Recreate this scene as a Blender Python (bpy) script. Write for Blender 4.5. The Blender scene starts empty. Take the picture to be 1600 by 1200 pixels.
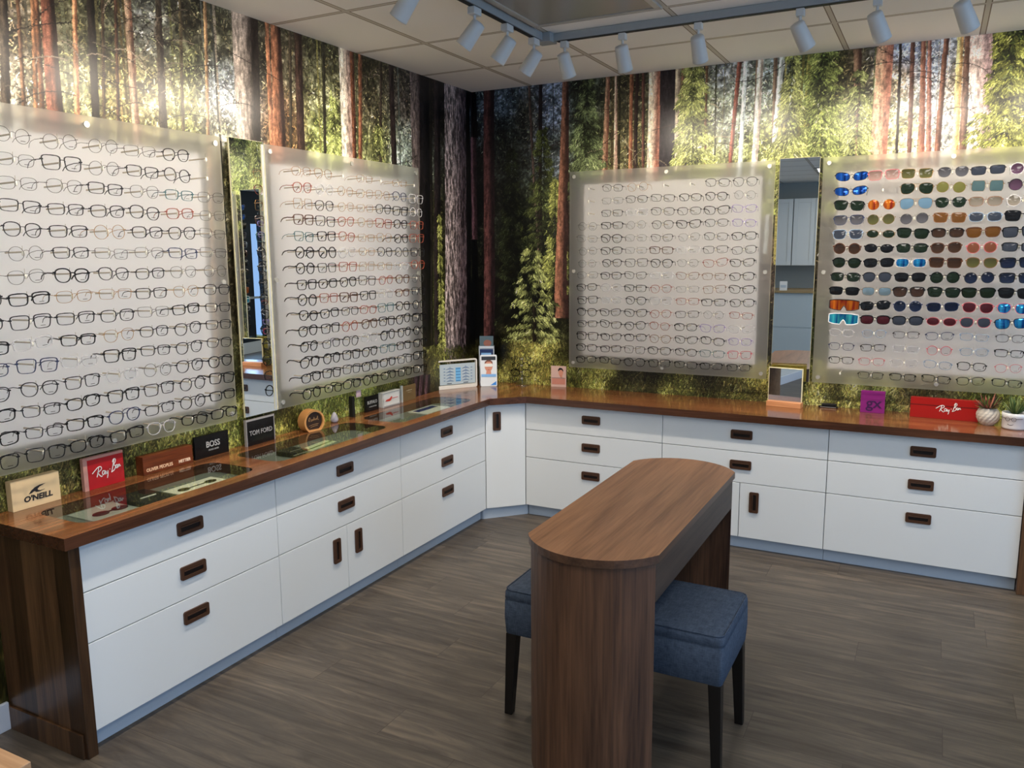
import bpy, bmesh, math, random
import numpy as np
from mathutils import Vector, Matrix

SC = bpy.context.scene
COL = SC.collection
rnd = random.Random(7)

# ------------------------------------------------------------------ camera
CAM = np.array([2.7441, -4.7164, 1.6076]); YAW, PITCH, ROLL, F = 0.4818, -0.1601, -0.0073, 1262.76
_fw = np.array([-math.sin(YAW)*math.cos(PITCH), math.cos(YAW)*math.cos(PITCH), math.sin(PITCH)])
_r = np.cross(_fw, [0, 0, 1]); _r /= np.linalg.norm(_r); _u = np.cross(_r, _fw)
_R = _r*math.cos(ROLL)+_u*math.sin(ROLL); _U = -_r*math.sin(ROLL)+_u*math.cos(ROLL)
cd = bpy.data.cameras.new('camera'); cam = bpy.data.objects.new('camera', cd); COL.objects.link(cam)
M = Matrix(((_R[0], _U[0], -_fw[0], CAM[0]), (_R[1], _U[1], -_fw[1], CAM[1]), (_R[2], _U[2], -_fw[2], CAM[2]), (0, 0, 0, 1)))
cam.matrix_world = M
cd.sensor_width = 36; cd.lens = F/1600*36; cd.clip_start = 0.05
SC.camera = cam

def at(px, py, ax, v):
    """where the line of sight through a point of the photograph meets the plane axis = v"""
    d = _fw*F+_R*(px-800)+_U*(600-py)
    t = (v-CAM[ax])/d[ax]
    return CAM+d*t

# ------------------------------------------------------------------ world, light, exposure
w = bpy.data.worlds.new('world'); SC.world = w; w.use_nodes = True
w.node_tree.nodes['Background'].inputs[0].default_value = (0.45, 0.65, 1.0, 1)
w.node_tree.nodes['Background'].inputs[1].default_value = 1.0
SC.view_settings.view_transform = 'Standard'; SC.view_settings.look = 'None'
SC.view_settings.gamma = 1; SC.view_settings.use_curve_mapping = False
SC.view_settings.exposure = 0.12
SC.cycles.use_denoising = True
SC.cycles.max_bounces = 10; SC.cycles.diffuse_bounces = 6; SC.cycles.glossy_bounces = 4
SC.cycles.transparent_max_bounces = 24

def area(name, loc, direction, sx, sy, power, color, spread=180):
    l = bpy.data.lights.new(name, 'AREA'); l.shape = 'RECTANGLE'; l.size = sx; l.size_y = sy
    l.energy = power; l.color = color; l.spread = math.radians(spread)
    o = bpy.data.objects.new(name, l); COL.objects.link(o); o.location = loc
    o.rotation_euler = Vector(direction).to_track_quat('-Z', 'Z').to_euler()
    return o
# daylight through the street windows in the right hand wall and the shop door
DAY = (0.52, 0.75, 1.0)
area('window_daylight', (6.35, -5.6, 1.35), (-1, 0, 0), 3.0, 2.3, 68, DAY)
area('window_daylight', (6.35, -2.2, 1.35), (-1, 0, 0), 2.0, 2.3, 46, DAY)
# ceiling light fittings that are switched on (their housings are built further down)
TROFFERS = [(1.945, -3.93), (3.165, -2.70), (3.165, -5.15), (1.945, -6.95), (4.385, -6.70)]
for tx, ty in TROFFERS:
    area('ceiling_light_lamp', (tx, ty, 2.605), (0, 0, -1), 0.52, 1.1, 5.8, (1.0, 0.93, 0.83))
SPOT_POWER = 25
SPOT_COL = (1.0, 0.88, 0.73)

# ------------------------------------------------------------------ helpers
def lin(c):
    c = c/255.0
    return c/12.92 if c <= 0.04045 else ((c+0.055)/1.055)**2.4
def rgb(r, g, b, k=1.0):
    return (lin(r)*k, lin(g)*k, lin(b)*k, 1)

class MB:
    def __init__(self): self.v = []; self.f = []; self.m = []; self.s = []
    def add(self, vs, fs, mi=0, smooth=False):
        n = len(self.v); self.v += [tuple(p) for p in vs]
        for f in fs: self.f.append(tuple(i+n for i in f)); self.m.append(mi); self.s.append(smooth)
        return self
    def box(self, x0, y0, z0, x1, y1, z1, mi=0):
        vs = [(x0, y0, z0), (x1, y0, z0), (x1, y1, z0), (x0, y1, z0), (x0, y0, z1), (x1, y0, z1), (x1, y1, z1), (x0, y1, z1)]
        return self.add(vs, [(0, 3, 2, 1), (4, 5, 6, 7), (0, 1, 5, 4), (1, 2, 6, 5), (2, 3, 7, 6), (3, 0, 4, 7)], mi)
    def prism(self, poly, z0, z1, mi=0, smooth=False):
        """poly in xy, counter-clockwise, extruded along z"""
        n = len(poly)
        vs = [(x, y, z0) for x, y in poly]+[(x, y, z1) for x, y in poly]
        self.add(vs, [tuple(range(n-1, -1, -1)), tuple(range(n, 2*n))], mi)
        return self.add(vs, [(i, (i+1) % n, n+(i+1) % n, n+i) for i in range(n)], mi, smooth)
    def plate(self, poly, y0, y1, mi=0, smooth=False):
        """poly in xz, counter-clockwise seen from -y, extruded along y"""
        n = len(poly)
        vs = [(x, y0, z) for x, z in poly]+[(x, y1, z) for x, z in poly]
        self.add(vs, [tuple(range(n)), tuple(range(2*n-1, n-1, -1))], mi)
        return self.add(vs, [((i+1) % n, i, n+i, n+(i+1) % n) for i in range(n)], mi, smooth)
    def tube(self, pts, r, n=6, mi=0, caps=True, flat=None):
        pts = [Vector(p) for p in pts]
        rs = r if isinstance(r, (list, tuple)) else [r]*len(pts)
        vs = []
        ref = None
        for i, p in enumerate(pts):
            a = pts[max(i-1, 0)]; b = pts[min(i+1, len(pts)-1)]
            t = (b-a).normalized()
            if ref is None:
                ref = Vector((0, 0, 1)) if abs(t.z) < .9 else Vector((1, 0, 0))
            s = t.cross(ref).normalized(); u = s.cross(t).normalized(); ref = u
            for k in range(n):
                an = 2*math.pi*(k+.5)/n
                q = p+s*math.cos(an)*rs[i]*(flat or 1)+u*math.sin(an)*rs[i]
                vs.append(tuple(q))
        m = len(pts)
        fs = [(i*n+k, i*n+(k+1) % n, (i+1)*n+(k+1) % n, (i+1)*n+k) for i in range(m-1) for k in range(n)]
        self.add(vs, fs, mi, n > 4)
        if caps:
            self.add(vs[:n], [tuple(range(n-1, -1, -1))], mi); self.add(vs[-n:], [tuple(range(n))], mi)
        return self
    def lathe(self, prof, n=24, c=(0, 0, 0), mi=0, caps=True, sy=1.0):
        vs = []
        for r, z in prof:
            for k in range(n):
                a = 2*math.pi*k/n; vs.append((c[0]+r*math.cos(a), c[1]+r*math.sin(a)*sy, c[2]+z))
        m = len(prof)
        self.add(vs, [(i*n+k, i*n+(k+1) % n, (i+1)*n+(k+1) % n, (i+1)*n+k) for i in range(m-1) for k in range(n)], mi, True)
        if caps:
            if prof[0][0] > 1e-5: self.add(vs[:n], [tuple(range(n-1, -1, -1))], mi)
            if prof[-1][0] > 1e-5: self.add(vs[-n:], [tuple(range(n))], mi)
        return self
    def xf(self, mat):
        self.v = [tuple(mat @ Vector(p)) for p in self.v]; return self
    def join(self, o, mi=0):
        n = len(self.v); self.v += o.v
        for f, m, s in zip(o.f, o.m, o.s): self.f.append(tuple(i+n for i in f)); self.m.append(m+mi); self.s.append(s)
        return self
    def mesh(self, name, mats):
        me = bpy.data.meshes.new(name); me.from_pydata(self.v, [], self.f)
        for m in (mats if isinstance(mats, (list, tuple)) else [mats]): me.materials.append(m)
        me.polygons.foreach_set('material_index', self.m); me.polygons.foreach_set('use_smooth', self.s)
        me.update(); return me

def obj(name, mb, mats, parent=None, bevel=0, seg=2, loc=None, world=False):
    if world and parent is not None:
        mb.xf(pmat(parent).inverted())
    me = mb.mesh(name, mats)
    o = bpy.data.objects.new(name, me); COL.objects.link(o)
    if parent: o.parent = parent
    if loc: o.location = loc
    if bevel:
        md = o.modifiers.new('bevel', 'BEVEL'); md.width = bevel; md.segments = seg; md.limit_method = 'ANGLE'; md.angle_limit = math.radians(40)
    return o
def pmat(o):
    return Matrix.Translation(o.location) @ o.rotation_euler.to_matrix().to_4x4()
def tag(o, label=None, cat=None, group=None, kind=None):
    if label: o['label'] = label
    if cat: o['category'] = cat
    if group: o['group'] = group
    if kind: o['kind'] = kind
    return o
def empty(name, loc, rz=0, label=None, cat=None, group=None):
    o = bpy.data.objects.new(name, None); COL.objects.link(o); o.location = loc; o.rotation_euler = (0, 0, rz)
    o.empty_display_size = .05
    return tag(o, label, cat, group)
def struct(name, mb, mats, parent=None, bevel=0, world=False):
    o = obj(name, mb, mats, parent, bevel, world=world)
    if parent is None: o['kind'] = 'structure'
    return o
def copy_tree(o, parent=None):
    c = o.copy(); COL.objects.link(c)
    if parent: c.parent = parent
    for ch in o.children: copy_tree(ch, c)
    return c

_vcache = {}
def text_mb(s, size, mi=0, font_bold=0.0, sx=1.0, shear=0.0, thick=0.0006, align='CENTER'):
    """lettering standing in the xz plane, facing -y, centred on the origin"""
    cu = bpy.data.curves.new('txt', 'FONT'); cu.body = s; cu.size = size; cu.align_x = align; cu.align_y = 'CENTER'
    cu.offset = font_bold; cu.shear = shear; cu.resolution_u = 3; cu.extrude = thick
    o = bpy.data.objects.new('txt', cu); COL.objects.link(o)
    dg = bpy.context.evaluated_depsgraph_get(); dg.update()
    me = o.evaluated_get(dg).to_mesh()
    mb = MB(); mb.add([(v.co.x*sx, -v.co.z, v.co.y) for v in me.vertices], [tuple(p.vertices) for p in me.polygons], mi)
    o.evaluated_get(dg).to_mesh_clear(); bpy.data.objects.remove(o); bpy.data.curves.remove(cu)
    return mb

# ------------------------------------------------------------------ materials
def mat(name, col, rough=.5, metal=0, spec=.5, coat=0, alpha=1, trans=0, ior=1.45, emit=None, es=0):
    m = bpy.data.materials.new(name); m.use_nodes = True
    b = m.node_tree.nodes['Principled BSDF']; I = b.inputs
    I['Base Color'].default_value = col; I['Roughness'].default_value = rough; I['Metallic'].default_value = metal
    I['Specular IOR Level'].default_value = spec; I['Coat Weight'].default_value = coat; I['Coat Roughness'].default_value = .08
    I['Alpha'].default_value = alpha; I['Transmission Weight'].default_value = trans; I['IOR'].default_value = ior
    if emit: I['Emission Color'].default_value = emit; I['Emission Strength'].default_value = es
    return m
def N(m, t, **kw):
    n = m.node_tree.nodes.new(t)
    for k, v in kw.items(): setattr(n, k, v)
    return n
def L(m, a, b): m.node_tree.links.new(a, b)
def bsdf(m): return m.node_tree.nodes['Principled BSDF']
def glassy(name, tint, refl=.12, rough=0.02, white=1.0):
    """thin clear sheet: tinted see-through with a mirror reflection that grows at grazing angles"""
    m = bpy.data.materials.new(name); m.use_nodes = True; nt = m.node_tree; nt.nodes.remove(bsdf(m))
    out = nt.nodes['Material Output']
    tr = N(m, 'ShaderNodeBsdfTransparent'); tr.inputs[0].default_value = tint
    gl = N(m, 'ShaderNodeBsdfGlossy'); gl.inputs['Roughness'].default_value = rough; gl.inputs['Color'].default_value = (white, white, white, 1)
    fr = N(m, 'ShaderNodeLayerWeight'); fr.inputs[0].default_value = refl
    mx = N(m, 'ShaderNodeMixShader'); ge = N(m, 'ShaderNodeNewGeometry'); sb = N(m, 'ShaderNodeMath', operation='SUBTRACT'); sb.inputs[0].default_value = 1; L(m, ge.outputs['Backfacing'], sb.inputs[1])
    mu = N(m, 'ShaderNodeMath', operation='MULTIPLY'); L(m, fr.outputs['Fresnel'], mu.inputs[0]); L(m, sb.outputs[0], mu.inputs[1])
    L(m, mu.outputs[0], mx.inputs[0]); L(m, tr.outputs[0], mx.inputs[1]); L(m, gl.outputs[0], mx.inputs[2])
    L(m, mx.outputs[0], out.inputs['Surface']); return m
def wood(name, dark, light, axis, scale=1.0, strip=0.0, rough=.35, coat=0.0, coord='Object', streak=14.0, contrast=1.0, stripvar=.35):
    """grain running along one axis; strip > 0 adds glued strips of that width across it"""
    m = mat(name, light, rough, coat=coat); b = bsdf(m)
    tc = N(m, 'ShaderNodeTexCoord'); mp = N(m, 'ShaderNodeMapping')
    sc = [streak*scale]*3; sc['XYZ'.index(axis)] = 0.9*scale
    mp.inputs['Scale'].default_value = sc; L(m, tc.outputs[coord], mp.inputs['Vector'])
    n1 = N(m, 'ShaderNodeTexNoise'); n1.inputs['Scale'].default_value = 1.6; n1.inputs['Detail'].default_value = 8; n1.inputs['Roughness'].default_value = .62; n1.inputs['Distortion'].default_value = .6
    L(m, mp.outputs[0], n1.inputs['Vector'])
    mp2 = N(m, 'ShaderNodeMapping'); sc2 = [70*scale]*3; sc2['XYZ'.index(axis)] = 2.5*scale; mp2.inputs['Scale'].default_value = sc2
    L(m, tc.outputs[coord], mp2.inputs['Vector'])
    n2 = N(m, 'ShaderNodeTexNoise'); n2.inputs['Scale'].default_value = 2.2; n2.inputs['Detail'].default_value = 4; L(m, mp2.outputs[0], n2.inputs['Vector'])
    ad = N(m, 'ShaderNodeMix', data_type='FLOAT'); ad.inputs[0].default_value = .35; L(m, n1.outputs[0], ad.inputs[2]); L(m, n2.outputs[0], ad.inputs[3])
    cr = N(m, 'ShaderNodeValToRGB'); cr.color_ramp.elements[0].position = .5-.18/contrast; cr.color_ramp.elements[1].position = .5+.16/contrast
    cr.color_ramp.elements[0].color = dark; cr.color_ramp.elements[1].color = light
    L(m, ad.outputs[0], cr.inputs[0]); src = cr.outputs[0]
    if strip:
        sp = N(m, 'ShaderNodeSeparateXYZ'); L(m, tc.outputs[coord], sp.inputs[0])
        ax2 = {'X': 1, 'Y': 0, 'Z': 0}[axis]
        dv = N(m, 'ShaderNodeMath', operation='DIVIDE'); dv.inputs[1].default_value = strip; L(m, sp.outputs[ax2], dv.inputs[0])
        fl = N(m, 'ShaderNodeMath', operation='FLOOR'); L(m, dv.outputs[0], fl.inputs[0])
        wn = N(m, 'ShaderNodeTexWhiteNoise', noise_dimensions='1D'); L(m, fl.outputs[0], wn.inputs['W'])
        mr = N(m, 'ShaderNodeMapRange'); mr.inputs[3].default_value = 1-stripvar; mr.inputs[4].default_value = 1+stripvar*.6; L(m, wn.outputs[0], mr.inputs[0])
        vm = N(m, 'ShaderNodeVectorMath', operation='SCALE'); L(m, src, vm.inputs[0]); L(m, mr.outputs[0], vm.inputs['Scale']); src = vm.outputs[0]
    L(m, src, b.inputs['Base Color'])
    bp = N(m, 'ShaderNodeBump'); bp.inputs['Strength'].default_value = .08; bp.inputs['Distance'].default_value = .002
    L(m, n2.outputs[0], bp.inputs['Height']); L(m, bp.outputs[0], b.inputs['Normal'])
    return m

WHITE = mat('white_lacquer', rgb(222, 226, 228), .38)
BODYW = mat('white_board', rgb(205, 208, 210), .5)
PLINTH = mat('shaded_white_plinth', rgb(172, 186, 202), .45)  # white plinth with its blue-grey shade put into the colour
BRONZE = mat('dark_bronze', rgb(84, 58, 44), .38, .35)
BRONZED = mat('dark_bronze_recess', rgb(26, 18, 15), .5, .2)
COUNTER_Y = wood('cherry_wood', rgb(78, 44, 26), rgb(152, 98, 58), 'Y', 1.0, .046, .16, .25)
COUNTER_X = wood('cherry_wood_right', rgb(78, 44, 26), rgb(152, 98, 58), 'X', 1.0, .046, .16, .25)
EDGE_Y = wood('dark_edge_faces', rgb(48, 28, 20), rgb(92, 58, 40), 'Y', 1.0, 0, .25, .15)  # side faces of the worktop get a darker wood tone than its top
EDGE_X = wood('dark_edge_faces_right', rgb(48, 28, 20), rgb(92, 58, 40), 'X', 1.0, 0, .25, .15)
PANELW = wood('walnut_end_panel', rgb(52, 35, 24), rgb(118, 84, 56), 'Z', 1.0, .085, .3, .1, stripvar=.55)
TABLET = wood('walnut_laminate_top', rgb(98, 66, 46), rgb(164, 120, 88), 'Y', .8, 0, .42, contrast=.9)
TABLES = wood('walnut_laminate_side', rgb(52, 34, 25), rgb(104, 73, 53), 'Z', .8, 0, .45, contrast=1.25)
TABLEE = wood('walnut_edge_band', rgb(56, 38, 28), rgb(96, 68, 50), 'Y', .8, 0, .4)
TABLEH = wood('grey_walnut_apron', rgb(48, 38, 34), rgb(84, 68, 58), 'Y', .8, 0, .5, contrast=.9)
DESKT = wood('pale_oak', rgb(150, 112, 80), rgb(196, 158, 122), 'X', .9, 0, .45)
LIGHTW = wood('pale_ash', rgb(176, 112, 72), rgb(222, 160, 112), 'X', 1.5, 0, .4)
BLOCKW = wood('mahogany_block', rgb(70, 30, 14), rgb(128, 62, 30), 'X', 2, 0, .35)
BAMBOO = mat('bamboo', rgb(196, 140, 84), .4)
WALLW = mat('white_wall_paint', rgb(214, 216, 214), .6)
GREYW = mat('grey_wall_paint', rgb(150, 156, 156), .6)
TRIMW = mat('white_trim', rgb(205, 212, 224), .45)
LAMPW = mat('white_lamp_shell', rgb(206, 208, 208), .4)
LAMPD = mat('lamp_inside', rgb(60, 60, 60), .5)
TRACKM = mat('grey_track', rgb(158, 162, 164), .45)
TRACKD = mat('track_slot', rgb(30, 30, 32), .6)
STEEL = mat('brushed_steel', rgb(200, 198, 190), .35, .6)
MIRROR = mat('mirror_glass', (.86, .89, .90, 1), 0.0, 1)
PALEEDGE = mat('pale_glass_edge', rgb(214, 206, 168), .3)
BLACK = mat('black_gloss', rgb(14, 14, 16), .25)
BLACKM = mat('black_matte', rgb(18, 17, 17), .6)
INK = mat('dark_ink', rgb(30, 26, 28), .6)
PAPER = mat('white_paper', rgb(228, 228, 224), .6)
CREAM = mat('cream_block', rgb(218, 190, 146), .5)
RED = mat('red_acrylic', rgb(168, 26, 34), .3)
RED2 = mat('bright_red_block', rgb(156, 18, 14), .35)
REDD = mat('dark_red_line', rgb(90, 8, 8), .4)
MAGENTA = mat('magenta_block', rgb(128, 32, 112), .35)
MAGD = mat('dark_purple_ink', rgb(58, 14, 70), .5)
SILVERI = mat('silver_lettering', rgb(186, 186, 184), .35, .2)
LEGB = mat('black_wood_leg', rgb(16, 13, 12), .4)
CLEAR = glassy('clear_acrylic', (.93, .94, .93, 1), .25)
INSET = glassy('counter_glass', (.88, .91, .88, 1), .34, .004)
LENSC = glassy('clear_lens', (.93, .94, .95, 1), .12, .02)

def fabric(name, a, b2):
    m = mat(name, a, .9, spec=.2); tc = N(m, 'ShaderNodeTexCoord')
    cols = []
    for sc3 in ((260, 45, 45), (45, 260, 45), (45, 45, 260)):
        mp = N(m, 'ShaderNodeMapping'); mp.inputs['Scale'].default_value = sc3; L(m, tc.outputs['Object'], mp.inputs[0])
        n = N(m, 'ShaderNodeTexNoise'); n.inputs['Scale'].default_value = 1.2; n.inputs['Detail'].default_value = 3; L(m, mp.outputs[0], n.inputs['Vector']); cols.append(n)
    ad0 = N(m, 'ShaderNodeMath', operation='ADD'); L(m, cols[0].outputs[0], ad0.inputs[0]); L(m, cols[1].outputs[0], ad0.inputs[1])
    ad = N(m, 'ShaderNodeMath', operation='ADD'); L(m, ad0.outputs[0], ad.inputs[0]); L(m, cols[2].outputs[0], ad.inputs[1])
    cr = N(m, 'ShaderNodeValToRGB'); cr.color_ramp.elements[0].position = .32; cr.color_ramp.elements[1].position = .68
    hf = N(m, 'ShaderNodeMath', operation='MULTIPLY'); hf.inputs[1].default_value = 1/3; L(m, ad.outputs[0], hf.inputs[0])
    cr.color_ramp.elements[0].color = a; cr.color_ramp.elements[1].color = b2; L(m, hf.outputs[0], cr.inputs[0]); L(m, cr.outputs[0], bsdf(m).inputs['Base Color'])
    bp = N(m, 'ShaderNodeBump'); bp.inputs['Strength'].default_value = .25; bp.inputs['Distance'].default_value = .001; L(m, hf.outputs[0], bp.inputs['Height']); L(m, bp.outputs[0], bsdf(m).inputs['Normal'])
    return m
FABRIC = fabric('slate_blue_linen', rgb(46, 56, 72), rgb(80, 92, 110))

def floor_mat():
    m = mat('grey_oak_vinyl', rgb(100, 90, 78), .42); b = bsdf(m)
    g = N(m, 'ShaderNodeNewGeometry'); sp = N(m, 'ShaderNodeSeparateXYZ'); L(m, g.outputs['Position'], sp.inputs[0])
    def math1(op, a, v=None, c=None):
        n = N(m, 'ShaderNodeMath', operation=op)
        for i, q in enumerate((a, v, c)):
            if q is None: continue
            if isinstance(q, (int, float)): n.inputs[i].default_value = q
            else: L(m, q, n.inputs[i])
        return n.outputs[0]
    row = math1('FLOOR', math1('DIVIDE', sp.outputs[1], .18))
    wn = N(m, 'ShaderNodeTexWhiteNoise', noise_dimensions='1D'); L(m, row, wn.inputs['W'])
    xs = math1('ADD', math1('DIVIDE', sp.outputs[0], 1.22), wn.outputs[0])
    colm = math1('FLOOR', xs)
    cb = N(m, 'ShaderNodeCombineXYZ'); L(m, row, cb.inputs[0]); L(m, colm, cb.inputs[1])
    wn2 = N(m, 'ShaderNodeTexWhiteNoise', noise_dimensions='3D'); L(m, cb.outputs[0], wn2.inputs[0])
    # grain coordinates shifted plank by plank
    mp = N(m, 'ShaderNodeVectorMath', operation='MULTIPLY'); mp.inputs[1].default_value = (1.6, 16, 1); L(m, g.outputs['Position'], mp.inputs[0])
    of = N(m, 'ShaderNodeVectorMath', operation='SCALE'); of.inputs['Scale'].default_value = 40; L(m, wn2.outputs['Color'], of.inputs[0])
    sm = N(m, 'ShaderNodeVectorMath', operation='ADD'); L(m, mp.outputs[0], sm.inputs[0]); L(m, of.outputs[0], sm.inputs[1])
    n1 = N(m, 'ShaderNodeTexNoise'); n1.inputs['Scale'].default_value = 1.3; n1.inputs['Detail'].default_value = 9; n1.inputs['Roughness'].default_value = .65; n1.inputs['Distortion'].default_value = 1.2; L(m, sm.outputs[0], n1.inputs['Vector'])
    cr = N(m, 'ShaderNodeValToRGB'); e = cr.color_ramp.elements
    e[0].position = .26; e[0].color = rgb(56, 49, 43); e[1].position = .72; e[1].color = rgb(110, 99, 86)
    k = e.new(.5); k.color = rgb(83, 76, 68)
    L(m, n1.outputs[0], cr.inputs[0])
    mr = N(m, 'ShaderNodeMapRange'); mr.inputs[3].default_value = .78; mr.inputs[4].default_value = 1.16; L(m, wn2.outputs[0], mr.inputs[0])
    vs = N(m, 'ShaderNodeVectorMath', operation='SCALE'); L(m, cr.outputs[0], vs.inputs[0]); L(m, mr.outputs[0], vs.inputs['Scale'])
    # thin dark joints
    fy = math1('ABSOLUTE', math1('SUBTRACT', math1('FRACT', math1('DIVIDE', sp.outputs[1], .18)), .5))
    fx = math1('ABSOLUTE', math1('SUBTRACT', math1('FRACT', xs), .5))
    j = math1('MAXIMUM', math1('GREATER_THAN', fy, .4935), math1('GREATER_THAN', fx, .4991))
    mx = N(m, 'ShaderNodeMix', data_type='RGBA'); mx.inputs[7].default_value = rgb(52, 44, 38)
    L(m, math1('MULTIPLY', j, .8), mx.inputs[0]); L(m, vs.outputs[0], mx.inputs[6]); L(m, mx.outputs[2], b.inputs['Base Color'])
    bp = N(m, 'ShaderNodeBump'); bp.inputs['Strength'].default_value = .15; bp.inputs['Distance'].default_value = .002; L(m, n1.outputs[0], bp.inputs['Height']); L(m, bp.outputs[0], b.inputs['Normal'])
    return m
FLOORM = floor_mat()

def ceiling_mat():
    m = mat('ceiling_tiles', rgb(242, 238, 230), .75, spec=.15); b = bsdf(m)
    g = N(m, 'ShaderNodeNewGeometry'); sp = N(m, 'ShaderNodeSeparateXYZ'); L(m, g.outputs['Position'], sp.inputs[0])
    outs = []
    for ax, off in ((0, .42), (1, -.565)):
        s = N(m, 'ShaderNodeMath', operation='SUBTRACT'); L(m, sp.outputs[ax], s.inputs[0]); s.inputs[1].default_value = off-.305
        d = N(m, 'ShaderNodeMath', operation='DIVIDE'); L(m, s.outputs[0], d.inputs[0]); d.inputs[1].default_value = .61
        f = N(m, 'ShaderNodeMath', operation='FRACT'); L(m, d.outputs[0], f.inputs[0])
        c = N(m, 'ShaderNodeMath', operation='SUBTRACT'); L(m, f.outputs[0], c.inputs[0]); c.inputs[1].default_value = .5
        a = N(m, 'ShaderNodeMath', operation='ABSOLUTE'); L(m, c.outputs[0], a.inputs[0]); outs.append(a.outputs[0])
    mn = N(m, 'ShaderNodeMath', operation='MINIMUM'); L(m, outs[0], mn.inputs[0]); L(m, outs[1], mn.inputs[1])
    cr = N(m, 'ShaderNodeValToRGB'); cr.color_ramp.interpolation = 'CONSTANT'; e = cr.color_ramp.elements
    e[0].position = 0; e[0].color = rgb(204, 196, 182); e[1].position = .015; e[1].color = rgb(140, 126, 110)  # brown line along each bar: shading of the tile recess put into the colour
    k = e.new(.020); k.color = rgb(244, 240, 233)
    L(m, mn.outputs[0], cr.inputs[0]); L(m, cr.outputs[0], b.inputs['Base Color'])
    return m
CEILM = ceiling_mat()

# ------------------------------------------------------------------ the forest mural (a printed wallpaper, painted here procedurally)
RES = 300                      # picture elements per metre of wallpaper
UL, UR, HZ = 4.3, 4.5, 2.637   # metres of mural left and right of the room corner, height
CW, CH = int((UL+UR)*RES), int(HZ*RES)+1
rg = np.random.default_rng(11)
def uz(px, py):
    if px < 741:
        p = at(px, py, 0, 0.0); return p[1], p[2]
    p = at(px, py, 1, 0.0); return p[0], p[2]
def L3(c): return np.array([lin(c[0]), lin(c[1]), lin(c[2])])
def vnoise(cw, chh, seed=0):
    r = np.random.default_rng(seed); gw, gh = int(CW/cw)+3, int(CH/chh)+3
    g = r.random((gh, gw)); x = np.arange(CW)/cw; y = np.arange(CH)/chh
    xi = x.astype(int); yi = y.astype(int); fx = x-xi; fy = (y-yi)[:, None]
    fx = fx*fx*(3-2*fx); fy = fy*fy*(3-2*fy)
    a = g[yi][:, xi]; b = g[yi][:, xi+1]; c = g[yi+1][:, xi]; d = g[yi+1][:, xi+1]
    return (a*(1-fx)+b*fx)*(1-fy)+(c*(1-fx)+d*fx)*fy
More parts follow.
